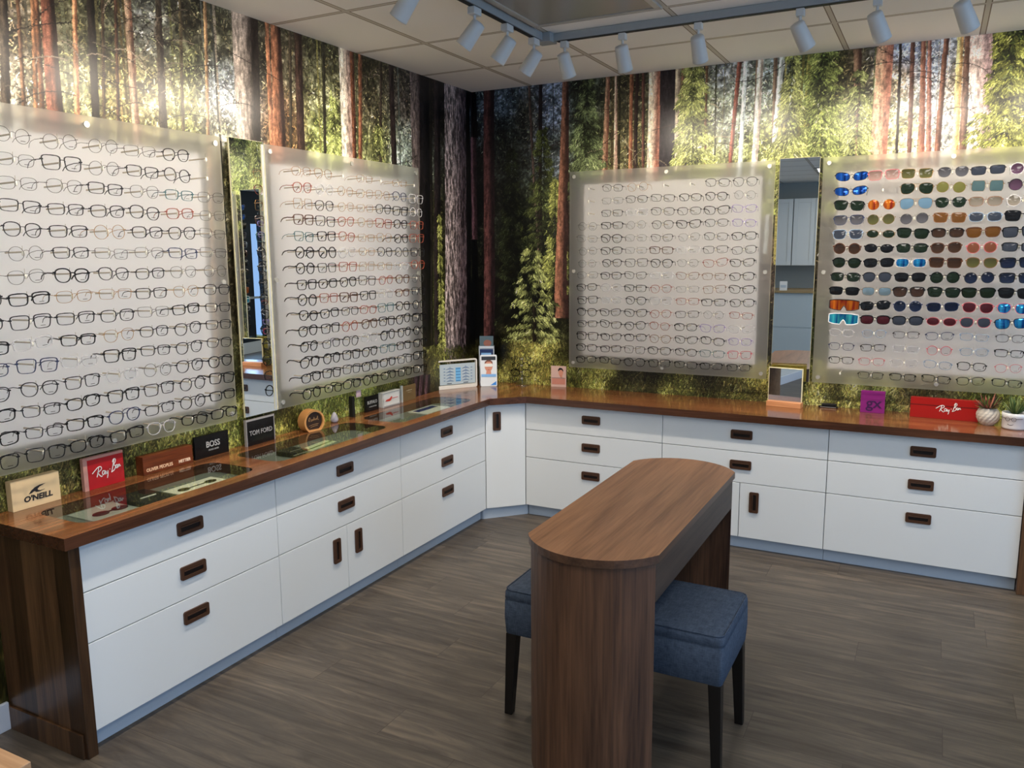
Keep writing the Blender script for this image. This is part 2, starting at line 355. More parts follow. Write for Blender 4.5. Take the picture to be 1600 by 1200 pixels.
# low frequency palette: photograph point, colour
PAL = [(10, 30, 116, 104, 86), (60, 60, 120, 105, 80), (100, 40, 96, 92, 62), (110, 120, 150, 150, 110), (165, 60, 84, 84, 62), (180, 150, 140, 130, 80),
 (230, 50, 112, 112, 104), (230, 150, 150, 140, 92), (300, 40, 78, 74, 58), (300, 110, 110, 112, 72), (290, 170, 140, 140, 80), (342, 60, 84, 82, 62), (342, 145, 176, 186, 196), (345, 200, 150, 150, 130),
 (15, 150, 160, 150, 130), (450, 90, 86, 80, 60), (440, 200, 120, 90, 60), (500, 100, 84, 82, 58), (505, 150, 112, 112, 78), (510, 220, 138, 148, 84), (575, 110, 78, 74, 52),
 (580, 170, 104, 98, 74), (590, 230, 128, 132, 82), (628, 160, 92, 84, 74), (630, 235, 140, 152, 140), (675, 160, 46, 40, 34), (675, 350, 60, 58, 36), (688, 480, 74, 78, 34), (688, 560, 88, 88, 40),
 (735, 300, 20, 18, 18), (737, 500, 12, 12, 12), (790, 150, 80, 96, 112), (800, 230, 58, 62, 56), (830, 180, 92, 92, 84), (858, 170, 104, 120, 146), (862, 250, 96, 106, 108), (800, 320, 34, 38, 28), (830, 380, 22, 26, 20),
 (790, 470, 14, 14, 12), (850, 470, 26, 30, 16), (860, 320, 80, 90, 48), (875, 430, 46, 54, 26), (780, 560, 20, 22, 14), (795, 585, 120, 116, 60), (850, 585, 128, 124, 66), (880, 590, 96, 100, 48),
 (912, 150, 64, 72, 56), (912, 220, 80, 92, 56), (975, 150, 92, 88, 64), (970, 230, 122, 116, 78), (1085, 150, 96, 106, 58), (1090, 225, 168, 174, 96), (1130, 110, 120, 124, 124), (1135, 180, 150, 158, 140),
 (1205, 110, 128, 140, 132), (1170, 160, 150, 160, 150), (1200, 220, 168, 176, 98), (1280, 100, 96, 112, 54), (1270, 200, 158, 170, 84), (1330, 100, 96, 86, 58), (1340, 200, 166, 176, 92), (1420, 80, 150, 164, 196),
 (1410, 120, 160, 140, 110), (1420, 200, 190, 186, 130), (1455, 110, 166, 180, 204), (1455, 180, 216, 218, 222), (1500, 130, 170, 150, 120), (1580, 90, 84, 96, 40), (1580, 190, 156, 158, 60), (1640, 150, 110, 118, 50),
 (100, 400, 84, 74, 56), (250, 500, 70, 66, 44), (300, 300, 90, 84, 60), (335, 260, 104, 98, 66), (340, 450, 80, 72, 54), (350, 600, 84, 82, 50), (450, 400, 66, 60, 44), (560, 450, 60, 58, 38), (640, 480, 34, 28, 26), (650, 380, 46, 40, 34), (905, 320, 60, 58, 44), (900, 450, 40, 42, 34), (905, 560, 46, 48, 34), (1000, 350, 76, 70, 50), (1100, 450, 70, 70, 46), (1100, 575, 56, 54, 40), (1195, 300, 96, 92, 64), (1195, 420, 96, 80, 70), (1190, 530, 62, 58, 44), (1290, 300, 84, 78, 58), (1290, 420, 80, 70, 56), (1285, 500, 74, 84, 46), (1300, 400, 80, 78, 54), (1450, 400, 84, 74, 60), (1550, 450, 76, 76, 46),
 (10, 760, 110, 104, 54), (60, 770, 96, 88, 50), (100, 730, 86, 80, 44), (200, 715, 88, 84, 42), (260, 700, 130, 126, 62), (370, 670, 132, 134, 66), (440, 650, 116, 112, 54), (500, 640, 150, 158, 74), (560, 620, 138, 146, 70), (620, 600, 112, 112, 52), (650, 600, 56, 44, 42),
 (920, 590, 112, 112, 56), (1000, 600, 66, 64, 42), (1060, 610, 98, 98, 50), (1150, 620, 90, 88, 50), (1190, 610, 116, 112, 62), (1290, 610, 128, 126, 72), (1350, 620, 146, 148, 84), (1450, 620, 120, 112, 76), (1560, 625, 128, 130, 56), (5, 1040, 74, 70, 34), (12, 900, 60, 50, 26)]
pu = np.array([uz(p[0], p[1]) for p in PAL]); pc = np.array([L3(p[2:]) for p in PAL])
sx_ = 8
gx, gy = np.meshgrid(np.arange(0, CW+sx_, sx_)/RES-UL, np.arange(0, CH+sx_, sx_)/RES)
wsum = np.zeros(gx.shape); csum = np.zeros(gx.shape+(3,))
for (u, z), c in zip(pu, pc):
    ww = 1/((((gx-u)**2+(gy-z)**2*.7)+.004)**2.2); wsum += ww; csum += ww[..., None]*c
field = csum/wsum[..., None]
xi = np.minimum((np.arange(CW)/sx_).astype(int), field.shape[1]-2); fx = (np.arange(CW)/sx_-xi)[None, :, None]
yi = np.minimum((np.arange(CH)/sx_).astype(int), field.shape[0]-2); fy = (np.arange(CH)/sx_-yi)[:, None, None]
FLD = ((field[yi][:, xi]*(1-fx)+field[yi][:, xi+1]*fx)*(1-fy)+(field[yi+1][:, xi]*(1-fx)+field[yi+1][:, xi+1]*fx)*fy)
LUM = FLD.mean(axis=2)
# photograph-like tone: grain of light and dark leaf masses
n1 = vnoise(26, 26, 1); n2 = vnoise(9, 9, 2); n3 = vnoise(3.4, 3.4, 3); n4 = vnoise(4, 14, 4)
tex = (n1-.5)*.9+(n2-.5)*.9+(n3-.5)*.7+(n4-.5)*.35
CV = FLD*np.exp(tex*1.6)[..., None]*.95
bluish = np.clip((FLD[..., 2]-FLD[..., 0]*.92)*14, 0, 1)
gap = np.clip(((n2*.6+n3*.5)-.60)*5, 0, 1)*np.clip((n1-.42)*5, 0, 1)
upper = np.clip((np.arange(CH)/RES-1.45)*3, 0, 1)[:, None]
skyc = L3((176, 192, 226))
k = (gap*upper*(.12+.88*bluish)*np.clip(LUM*6, 0, 1))[..., None]
CV = CV*(1-k)+skyc*k*(.5+LUM*2.2)[..., None]

VN = vnoise(3.2, 15, 7)*.6+vnoise(2.2, 5, 8)*.4
def stamp(u, z, dirx, dirz, length, width, col):
    """paint short strokes given in metres; later strokes lie on top"""
    n = len(u); mx = max(2, int(np.max(length)*RES*1.2)+1)
    t = np.linspace(0, 1, mx)[None, :]
    X = (u[:, None]+dirx[:, None]*length[:, None]*t+UL)*RES; Y = (z[:, None]+dirz[:, None]*length[:, None]*t)*RES
    for k in range(width):
        xi = (X+(k if width > 1 else 0)).astype(int); yi = Y.astype(int)
        ok = (xi >= 0) & (xi < CW) & (yi >= 0) & (yi < CH)
        ii = np.broadcast_to(np.arange(n)[:, None], X.shape)[ok]
        CV[yi[ok], xi[ok]] = col[ii]
def sample(u, z):
    xi = np.clip(((u+UL)*RES).astype(int), 0, CW-1); yi = np.clip((z*RES).astype(int), 0, CH-1)
    return FLD[yi, xi]
def leaves(n, u0, u1, z0, z1, lmin, lmax, bright, spread, w=1, ang=None, warm=0.0):
    u = rg.uniform(u0, u1, n); z = rg.uniform(z0, z1, n)
    a = rg.uniform(0, 2*math.pi, n) if ang is None else ang+rg.normal(0, .5, n)
    c = sample(u, z)*np.exp(rg.normal(bright, spread, n))[:, None]
    c *= 1+warm*np.stack([rg.uniform(-.1, .5, n), rg.uniform(0, .3, n), rg.uniform(-.5, 0, n)], 1)
    stamp(u, z, np.cos(a), np.sin(a), rg.uniform(lmin, lmax, n), w, np.clip(c, 0, .95))
leaves(90000, -UL, UR, .7, HZ, .006, .022, -.1, .75, 1, warm=.4)

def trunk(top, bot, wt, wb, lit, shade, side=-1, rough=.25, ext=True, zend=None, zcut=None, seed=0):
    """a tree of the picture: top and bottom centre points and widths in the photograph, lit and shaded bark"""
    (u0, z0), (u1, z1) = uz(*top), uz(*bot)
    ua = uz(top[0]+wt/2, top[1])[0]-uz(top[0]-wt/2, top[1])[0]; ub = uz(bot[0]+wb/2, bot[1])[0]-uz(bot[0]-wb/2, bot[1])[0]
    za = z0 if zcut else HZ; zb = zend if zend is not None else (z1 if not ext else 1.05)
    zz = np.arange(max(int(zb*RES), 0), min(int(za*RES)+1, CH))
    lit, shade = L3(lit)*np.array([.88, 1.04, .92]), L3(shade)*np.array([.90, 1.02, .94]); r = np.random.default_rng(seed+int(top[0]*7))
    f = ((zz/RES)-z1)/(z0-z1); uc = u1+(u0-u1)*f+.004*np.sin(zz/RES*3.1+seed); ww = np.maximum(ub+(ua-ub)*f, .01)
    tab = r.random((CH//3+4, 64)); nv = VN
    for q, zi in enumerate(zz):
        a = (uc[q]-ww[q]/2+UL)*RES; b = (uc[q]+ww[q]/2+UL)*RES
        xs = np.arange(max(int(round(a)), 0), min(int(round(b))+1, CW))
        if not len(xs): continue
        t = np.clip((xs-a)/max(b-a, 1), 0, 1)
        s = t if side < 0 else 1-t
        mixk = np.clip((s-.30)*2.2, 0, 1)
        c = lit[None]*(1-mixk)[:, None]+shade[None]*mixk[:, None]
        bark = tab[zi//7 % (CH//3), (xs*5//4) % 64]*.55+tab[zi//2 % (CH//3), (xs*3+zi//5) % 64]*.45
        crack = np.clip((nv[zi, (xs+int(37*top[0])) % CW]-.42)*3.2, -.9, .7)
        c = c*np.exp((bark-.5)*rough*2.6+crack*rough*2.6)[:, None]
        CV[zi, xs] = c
def twigs(n, u, z0, z1, spreadu, col, L0=.12, L1=.5, up=0.0, w=1):
    for _ in range(n):
        z = rg.uniform(z0, z1); s = rg.choice([-1, 1]); a = rg.uniform(-.35, .5)+up
        ln = rg.uniform(L0, L1); steps = int(ln*RES/2); x = u+rg.uniform(-spreadu, spreadu); y = z
        bend = rg.normal(0, .9); c = L3(col)*rg.uniform(.5, 1.5)
        for k2 in range(steps):
            xi, yi = int((x+UL)*RES), int(y*RES)
            if 0 <= xi < CW-1 and 0 <= yi < CH-1:
                CV[yi, xi] = c; CV[yi, xi+1] = c*.8
            aa = a+bend*(k2/steps)-.5*(k2/steps)
            x += s*math.cos(aa)*2/RES; y += math.sin(aa)*2/RES
            if rg.random() < .06 and k2 > 4:
                m2 = int(rg.uniform(5, 16)); b2 = aa+rg.choice([-1, 1])*rg.uniform(.4, 1.0); xx, yy = x, y
                for _k in range(m2):
                    xi, yi = int((xx+UL)*RES), int(yy*RES)
                    if 0 <= xi < CW and 0 <= yi < CH: CV[yi, xi] = c*.9
                    xx += s*math.cos(b2)/RES; yy += math.sin(b2)/RES
# distant thin stems
for _ in range(95):
    u = rg.uniform(-UL, UR)
    if -.55 < u < .35: continue
    red = rg.random()
    c = sample(np.array([u]), np.array([2.2]))[0]*rg.uniform(.35, 1.3)
    c = c*np.array([1.14, .9, .76]) if red < .6 else c*.55
    wpx = rg.integers(1, 5); lean = rg.normal(0, .012)
    for zi in range(int(rg.uniform(1.2, 1.7)*RES), CH):
        x = int((u+UL+lean*(zi/RES-1.5))*RES); CV[zi, max(x, 0):max(x, 0)+wpx] = c*rg.uniform(.75, 1.25)
leaves(26000, -UL, UR, .9, HZ, .006, .02, .15, .6, 1, warm=.7)
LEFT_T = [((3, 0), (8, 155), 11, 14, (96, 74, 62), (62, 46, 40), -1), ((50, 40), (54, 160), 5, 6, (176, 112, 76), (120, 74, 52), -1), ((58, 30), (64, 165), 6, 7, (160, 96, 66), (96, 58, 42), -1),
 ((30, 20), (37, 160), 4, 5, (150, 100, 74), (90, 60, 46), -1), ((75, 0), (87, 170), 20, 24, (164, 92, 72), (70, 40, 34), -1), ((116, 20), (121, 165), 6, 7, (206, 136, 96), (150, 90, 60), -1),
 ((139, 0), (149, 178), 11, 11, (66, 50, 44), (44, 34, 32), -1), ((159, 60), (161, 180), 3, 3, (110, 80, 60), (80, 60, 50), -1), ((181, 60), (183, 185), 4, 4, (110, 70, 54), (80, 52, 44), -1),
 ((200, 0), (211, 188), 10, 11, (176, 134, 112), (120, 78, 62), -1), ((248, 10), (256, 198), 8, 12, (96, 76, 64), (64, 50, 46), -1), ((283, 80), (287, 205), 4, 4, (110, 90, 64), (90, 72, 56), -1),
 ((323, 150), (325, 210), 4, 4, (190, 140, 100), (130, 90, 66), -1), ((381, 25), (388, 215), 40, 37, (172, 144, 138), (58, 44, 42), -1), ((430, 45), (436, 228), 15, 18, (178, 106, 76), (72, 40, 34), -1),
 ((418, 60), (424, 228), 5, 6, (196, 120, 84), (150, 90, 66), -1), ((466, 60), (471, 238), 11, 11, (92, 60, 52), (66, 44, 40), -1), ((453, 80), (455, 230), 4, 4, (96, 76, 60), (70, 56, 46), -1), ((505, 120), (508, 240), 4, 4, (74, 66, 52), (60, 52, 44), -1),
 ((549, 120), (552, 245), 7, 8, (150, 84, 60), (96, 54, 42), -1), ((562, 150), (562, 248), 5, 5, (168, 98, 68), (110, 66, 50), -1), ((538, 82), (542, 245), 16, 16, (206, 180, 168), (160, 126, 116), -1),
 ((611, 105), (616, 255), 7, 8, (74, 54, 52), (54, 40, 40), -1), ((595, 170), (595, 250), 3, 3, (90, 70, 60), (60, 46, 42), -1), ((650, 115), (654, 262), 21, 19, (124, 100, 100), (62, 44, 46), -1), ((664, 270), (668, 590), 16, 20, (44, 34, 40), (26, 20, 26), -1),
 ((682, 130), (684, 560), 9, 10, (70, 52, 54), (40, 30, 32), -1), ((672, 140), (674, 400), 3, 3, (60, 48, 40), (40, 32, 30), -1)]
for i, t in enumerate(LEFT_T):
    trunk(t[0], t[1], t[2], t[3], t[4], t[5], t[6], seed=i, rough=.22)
for u_, n_ in ((139, 5), (200, 4), (248, 10), (300, 8), (116, 4), (466, 3), (505, 5), (575, 7), (611, 12), (342, 6)):
    uu, zz_ = uz(u_, 120); twigs(n_, uu, 1.75, 2.6, .02, (58, 46, 40), .12, .42, up=.1)
for u_ in (250, 300, 150, 60, 580): uu, zz_ = uz(u_, 120); twigs(6, uu, 1.8, 2.6, .15, (150, 132, 112), .06, .18)
# the big old pine beside the corner
trunk((713, 140), (712, 560), 36, 32, (140, 114, 116), (84, 64, 70), -1, rough=.42, ext=True, zend=.75, seed=40)
trunk((731, 145), (732, 560), 6, 6, (34, 26, 28), (22, 18, 20), -1, zend=.75, seed=41)
trunk((737, 150), (739, 216), 9, 10, (58, 40, 46), (34, 24, 28), -1, ext=False, seed=44)
trunk((739, 215), (741, 373), 9, 8, (124, 76, 88), (60, 38, 44), -1, ext=False, zcut=True, seed=42)
trunk((741, 375), (742, 560), 9, 10, (16, 13, 15), (10, 8, 10), -1, zcut=True, zend=.75, seed=43)
RIGHT_T = [((765, 148), (764, 512), 16, 16, (116, 66, 70), (56, 32, 38), -1, .9), ((829, 170), (836, 290), 3, 3, (130, 96, 90), (90, 66, 60), -1, 1.5), ((844, 135), (845, 305), 5, 5, (66, 40, 46), (46, 28, 34), -1, 1.5),
 ((883, 130), (880, 400), 9, 17, (172, 104, 82), (86, 48, 44), -1, 1.2), ((950, 122), (944, 258), 6, 8, (196, 140, 112), (150, 90, 70), -1, 1.6), ((963, 150), (961, 262), 3, 5, (220, 180, 160), (180, 130, 116), -1, 1.6),
 ((988, 120), (986, 225), 5, 5, (196, 120, 84), (150, 84, 60), -1, 1.7), ((996, 118), (994, 240), 5, 5, (84, 54, 50), (60, 38, 38), -1, 1.6), ((1005, 150), (1006, 255), 4, 4, (140, 84, 72), (90, 54, 48), -1, 1.6),
 ((1023, 113), (1020, 260), 18, 18, (224, 190, 172), (176, 104, 84), -1, 1.0), ((1044, 110), (1042, 260), 25, 25, (66, 50, 60), (56, 42, 52), -1, 1.0), ((1060, 110), (1057, 255), 7, 7, (206, 176, 156), (150, 120, 110), -1, 1.2), ((1069, 108), (1069, 175), 6, 6, (150, 96, 78), (90, 60, 50), -1, 1.9),
 ((1104, 180), (1103, 240), 3, 3, (150, 100, 70), (110, 74, 56), -1, 1.7), ((1155, 100), (1144, 230), 6, 5, (190, 100, 84), (130, 66, 54), -1, 1.6), ((1164, 97), (1157, 245), 5, 6, (226, 222, 226), (180, 180, 188), -1, 1.5),
 ((1183, 95), (1178, 210), 4, 4, (150, 110, 90), (110, 80, 66), -1, 1.6), ((1189, 95), (1178, 252), 8, 9, (226, 214, 210), (186, 160, 150), -1, 1.5), ((1213, 92), (1209, 200), 5, 4, (160, 120, 100), (120, 84, 70), -1, 1.6), ((1223, 92), (1210, 230), 7, 6, (220, 214, 216), (170, 166, 170), -1, 1.6),
 ((1340, 80), (1340, 145), 12, 8, (168, 120, 96), (110, 70, 56), -1, 1.9), ((1406, 72), (1405, 110), 3, 3, (80, 60, 60), (60, 44, 46), -1, 2.0), ((1425, 70), (1420, 230), 6, 6, (150, 96, 84), (110, 66, 58), -1, 1.6), ((1443, 66), (1438, 235), 6, 9, (190, 120, 100), (150, 84, 70), -1, 1.5), ((1454, 66), (1450, 235), 5, 7, (200, 130, 116), (150, 90, 84), -1, 1.5),
 ((1480, 62), (1466, 225), 7, 8, (176, 110, 90), (106, 64, 56), -1, 1.6), ((1501, 60), (1494, 235), 9, 9, (236, 204, 140), (204, 150, 96), -1, 1.4), ((1512, 60), (1505, 230), 10, 10, (150, 100, 84), (110, 70, 60), -1, 1.5),
 ((1382, 72), (1372, 240), 25, 25, (222, 160, 132), (190, 116, 96), -1, 1.0), ((1533, 55), (1528, 232), 34, 37, (226, 184, 180), (176, 136, 138), -1, .95)]
for i, t in enumerate(RIGHT_T):
    trunk(t[0], t[1], t[2], t[3], t[4], t[5], t[6], seed=60+i, zend=t[7], rough=.20 if t[2] > 20 else .15)
for u_, n_ in ((883, 12), (860, 6), (912, 8), (960, 6), (1100, 6), (1150, 6), (1420, 7), (1480, 5)):
    uu, zz_ = uz(u_, 180); twigs(n_, uu, 1.7, 2.55, .02, (74, 50, 46), .1, .35, up=.1)
for u_ in (960, 1005, 1100, 1330): uu, zz_ = uz(u_, 180); twigs(5, uu, 1.8, 2.5, .1, (190, 170, 136), .06, .16)

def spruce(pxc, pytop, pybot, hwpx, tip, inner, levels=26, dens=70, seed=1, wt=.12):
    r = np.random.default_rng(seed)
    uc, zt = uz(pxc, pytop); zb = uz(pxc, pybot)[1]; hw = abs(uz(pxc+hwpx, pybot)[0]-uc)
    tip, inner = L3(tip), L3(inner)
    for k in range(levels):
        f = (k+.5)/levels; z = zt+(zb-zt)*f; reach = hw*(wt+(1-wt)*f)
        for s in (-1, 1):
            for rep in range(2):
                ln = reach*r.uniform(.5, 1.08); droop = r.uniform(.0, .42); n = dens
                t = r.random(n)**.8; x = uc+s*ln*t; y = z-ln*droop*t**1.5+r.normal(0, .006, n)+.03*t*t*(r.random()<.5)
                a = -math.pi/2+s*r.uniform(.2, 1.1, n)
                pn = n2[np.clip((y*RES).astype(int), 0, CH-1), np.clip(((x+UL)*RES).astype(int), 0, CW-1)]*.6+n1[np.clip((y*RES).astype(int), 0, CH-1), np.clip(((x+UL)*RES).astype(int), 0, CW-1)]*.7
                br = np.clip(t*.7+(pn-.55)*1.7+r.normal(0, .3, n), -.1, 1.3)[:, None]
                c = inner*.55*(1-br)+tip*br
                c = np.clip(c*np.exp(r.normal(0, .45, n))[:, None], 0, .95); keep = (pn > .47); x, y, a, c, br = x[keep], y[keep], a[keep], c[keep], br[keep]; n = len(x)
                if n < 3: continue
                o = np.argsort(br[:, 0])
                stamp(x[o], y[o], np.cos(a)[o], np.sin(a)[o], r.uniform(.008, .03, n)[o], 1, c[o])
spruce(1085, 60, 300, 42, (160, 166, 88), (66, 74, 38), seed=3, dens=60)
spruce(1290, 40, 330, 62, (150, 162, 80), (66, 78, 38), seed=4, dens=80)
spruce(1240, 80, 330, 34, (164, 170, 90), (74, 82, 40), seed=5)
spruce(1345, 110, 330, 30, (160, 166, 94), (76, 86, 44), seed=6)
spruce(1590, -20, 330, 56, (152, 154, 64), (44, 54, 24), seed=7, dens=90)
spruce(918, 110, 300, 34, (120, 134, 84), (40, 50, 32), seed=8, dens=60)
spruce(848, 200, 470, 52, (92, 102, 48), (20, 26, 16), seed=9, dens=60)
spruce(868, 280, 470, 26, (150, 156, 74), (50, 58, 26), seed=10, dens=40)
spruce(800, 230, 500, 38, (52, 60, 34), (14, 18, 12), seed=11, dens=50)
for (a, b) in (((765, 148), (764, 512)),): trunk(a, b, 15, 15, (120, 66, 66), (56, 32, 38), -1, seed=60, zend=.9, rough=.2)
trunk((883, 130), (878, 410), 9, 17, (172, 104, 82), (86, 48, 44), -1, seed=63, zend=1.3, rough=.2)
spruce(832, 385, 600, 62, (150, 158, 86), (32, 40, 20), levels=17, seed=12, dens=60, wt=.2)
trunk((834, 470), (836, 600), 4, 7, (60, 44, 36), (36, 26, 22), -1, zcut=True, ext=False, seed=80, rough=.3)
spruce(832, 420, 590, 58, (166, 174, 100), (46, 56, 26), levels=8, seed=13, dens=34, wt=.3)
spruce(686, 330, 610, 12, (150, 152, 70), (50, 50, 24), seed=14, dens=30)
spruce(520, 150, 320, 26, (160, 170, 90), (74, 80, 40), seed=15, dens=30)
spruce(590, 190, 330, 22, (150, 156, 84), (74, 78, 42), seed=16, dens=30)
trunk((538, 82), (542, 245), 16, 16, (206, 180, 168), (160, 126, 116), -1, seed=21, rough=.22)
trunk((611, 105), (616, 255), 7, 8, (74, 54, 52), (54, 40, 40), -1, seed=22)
# undergrowth: grass tufts and blueberry scrub along the bottom of the picture
def grass(n, u0, u1, z0, z1, bright, w=1):
    u = rg.uniform(u0, u1, n); z = rg.uniform(z0, z1, n)
    a = math.pi/2+rg.normal(0, .55, n); c = sample(u, z)*np.exp(rg.normal(bright, .55, n))[:, None]
    patch = n1[np.clip((z*RES).astype(int), 0, CH-1), np.clip(((u+UL)*RES).astype(int), 0, CW-1)]
    c *= np.exp((patch-.5)*1.6)[:, None]*np.stack([1+rg.uniform(-.1, .25, n), 1+rg.uniform(-.05, .15, n), 1+rg.uniform(-.5, 0, n)], 1)
    stamp(u, z, np.cos(a), np.sin(a), rg.uniform(.008, .035, n), w, np.clip(c, 0, .95))
grass(52000, -UL, UR, .72, 1.0, .12)
grass(9000, .0, 1.0, .75, 1.02, .35)
grass(26000, -UL, -2.9, .0, .75, .1)
for i in range(3):
    u0, z0 = uz(650+i*7, 600); trunk((652+i*8, 585), (650+i*8, 625), 7, 9, (110, 72, 86), (46, 32, 36), -1, zcut=True, zend=.74, seed=90+i)
_l = CV.mean(axis=2, keepdims=True); CV = np.clip(_l+(CV-_l)*.90, .001, 1); _l = CV.mean(axis=2, keepdims=True); CV = CV*(_l/.20)**.45
fine = np.exp((rg.random((CH, CW))-.5)*.5+(n3-.5)*.5)[..., None]
CV = np.clip(CV*fine*.76*np.array([1.0, 1.0, 1.0]), .0015, .92)

MUR = mat('forest_mural_print', (1, 1, 1, 1), .29, spec=.42)
_a = N(MUR, 'ShaderNodeAttribute', attribute_name='print'); _tc = N(MUR, 'ShaderNodeNewGeometry')
_n = N(MUR, 'ShaderNodeTexNoise'); _n.inputs['Scale'].default_value = 420; _n.inputs['Detail'].default_value = 2; L(MUR, _tc.outputs['Position'], _n.inputs['Vector'])
_mr = N(MUR, 'ShaderNodeMapRange'); _mr.inputs[1].default_value = .25; _mr.inputs[2].default_value = .75; _mr.inputs[3].default_value = .55; _mr.inputs[4].default_value = 1.45; L(MUR, _n.outputs[0], _mr.inputs[0])
_vm = N(MUR, 'ShaderNodeVectorMath', operation='SCALE'); L(MUR, _a.outputs['Color'], _vm.inputs[0]); L(MUR, _mr.outputs[0], _vm.inputs['Scale']); L(MUR, _vm.outputs[0], bsdf(MUR).inputs['Base Color'])

def mural(name, cols, place, zlist, parent):
    """cols: canvas columns, place(u) -> (x, y) on the wall"""
    nc, nr = len(cols), len(zlist)
    U = cols/RES-UL; Z = zlist/RES
    co = np.zeros((nr, nc, 3), np.float32); px_, py_ = place(U)
    co[:, :, 0] = px_; co[:, :, 1] = py_; co[:, :, 2] = Z[:, None]
    idx = np.arange(nr*nc).reshape(nr, nc)
    fc = np.stack([idx[:-1, :-1], idx[:-1, 1:], idx[1:, 1:], idx[1:, :-1]], -1).reshape(-1, 4).astype(np.int32)
    me = bpy.data.meshes.new(name); me.vertices.add(nr*nc); me.vertices.foreach_set('co', co.ravel())
    me.loops.add(fc.size); me.loops.foreach_set('vertex_index', fc.ravel())
    me.polygons.add(len(fc)); me.polygons.foreach_set('loop_start', np.arange(0, fc.size, 4, dtype=np.int32)); me.polygons.foreach_set('loop_total', np.full(len(fc), 4, np.int32))
    me.update(calc_edges=True)
    at_ = me.color_attributes.new('print', 'FLOAT_COLOR', 'POINT')
    c4 = np.ones((nr*nc, 4), np.float32); c4[:, :3] = CV[zlist][:, cols].reshape(-1, 3); at_.data.foreach_set('color', c4.ravel())
    me.materials.append(MUR); o = bpy.data.objects.new(name, me); COL.objects.link(o); o.parent = parent
    return o
zl_hi = np.arange(int(.72*RES), CH); zl_lo = np.arange(0, int(.72*RES), 6)

# ------------------------------------------------------------------ the room
CZ = 2.637
struct('floor', MB().box(-.15, -8.6, -.1, 6.6, .15, 0), FLOORM)
struct('ceiling', MB().box(-.15, -8.6, CZ, 6.6, .15, CZ+.1), CEILM)
wl = struct('wall_left', MB().box(-.12, -8.6, 0, 0, .12, CZ), WALLW)
wb = struct('wall_back', MB().box(0, 0, 0, 6.6, .12, CZ), WALLW)
colsL = np.arange(0, int(UL*RES)+1); colsR = np.arange(int(UL*RES), CW)
mural('mural', colsL, lambda U: (np.full(len(U), .002), U), np.concatenate([zl_lo, zl_hi]), wl)
mural('mural', colsR, lambda U: (U, np.full(len(U), -.002)), np.concatenate([zl_lo, zl_hi]), wb)
struct('wall_front', MB().box(-.12, -8.72, 0, 6.6, -8.6, CZ), GREYW)
# right hand wall with the street windows and the shop door
XE = 6.2
FRAME = mat('black_window_frame', rgb(20, 24, 28), .4)
wr = MB().box(XE, -8.6, 0, XE+.12, -7.2, CZ).box(XE, -7.2, 0, XE+.12, -4.2, .18).box(XE, -7.2, 2.5, XE+.12, .12, CZ).box(XE, -3.25, 0, XE+.12, -3.1, 2.5).box(XE, -3.1, 0, XE+.12, -1.2, .18).box(XE, -1.2, 0, XE+.12, .12, 2.5)
struct('wall_right', wr, WALLW)
def window(name, y0, y1, n):
    f = MB(); f.box(XE+.02, y0, .18, XE+.10, y1, .25).box(XE+.02, y0, 2.43, XE+.10, y1, 2.5)
    for i in range(n+1):
        y = y0+(y1-y0-.06)*i/n; f.box(XE+.02, y, .25, XE+.10, y+.06, 2.43)
    f.box(XE+.03, y0, 1.05, XE+.09, y1, 1.09)
    o = struct(name, f, FRAME)
    g = MB().box(XE+.055, y0+.03, .22, XE+.061, y1-.03, 2.46); obj('pane', g, glassy('street_glass', (.9, .95, 1, 1), .1), o)
window('window_1', -7.2, -4.2, 3); window('window_2', -3.1, -1.2, 2)
dr = MB().box(XE, -4.20, 0, XE+.1, -3.97, 2.5).box(XE, -3.33, 0, XE+.1, -3.25, 2.5).box(XE+.015, -3.735, .0, XE+.085, -3.44, 2.05).box(XE, -3.97, 2.15, XE+.1, -3.33, 2.5).box(XE+.02, -3.97, 0, XE+.08, -3.90, 2.15).box(XE+.02, -3.44, 0, XE+.08, -3.33, 2.15).box(XE+.02, -3.86, 0, XE+.08, -3.44, .25).box(XE+.02, -3.86, 2.05, XE+.08, -3.44, 2.15)
d1 = struct('door_1', dr, FRAME)
obj('pane', MB().box(XE+.045, -3.90, .25, XE+.05, -3.735, 2.05), glassy('door_glass', (.9, .95, 1, 1), .1), d1)
obj('push_bar', MB().box(XE-.05, -3.9, 1.0, XE-.03, -3.4, 1.03).box(XE-.03, -3.88, 1.005, XE+.02, -3.86, 1.025).box(XE-.03, -3.44, 1.005, XE+.02, -3.42, 1.025), STEEL, d1)
bb = struct('baseboard_left', MB().box(.002, -8.6, 0, .016, -3.245, .10), TRIMW, bevel=.003)
struct('baseboard_back', MB().box(3.25, -.016, 0, 6.2, -.002, .10), TRIMW, bevel=.003)

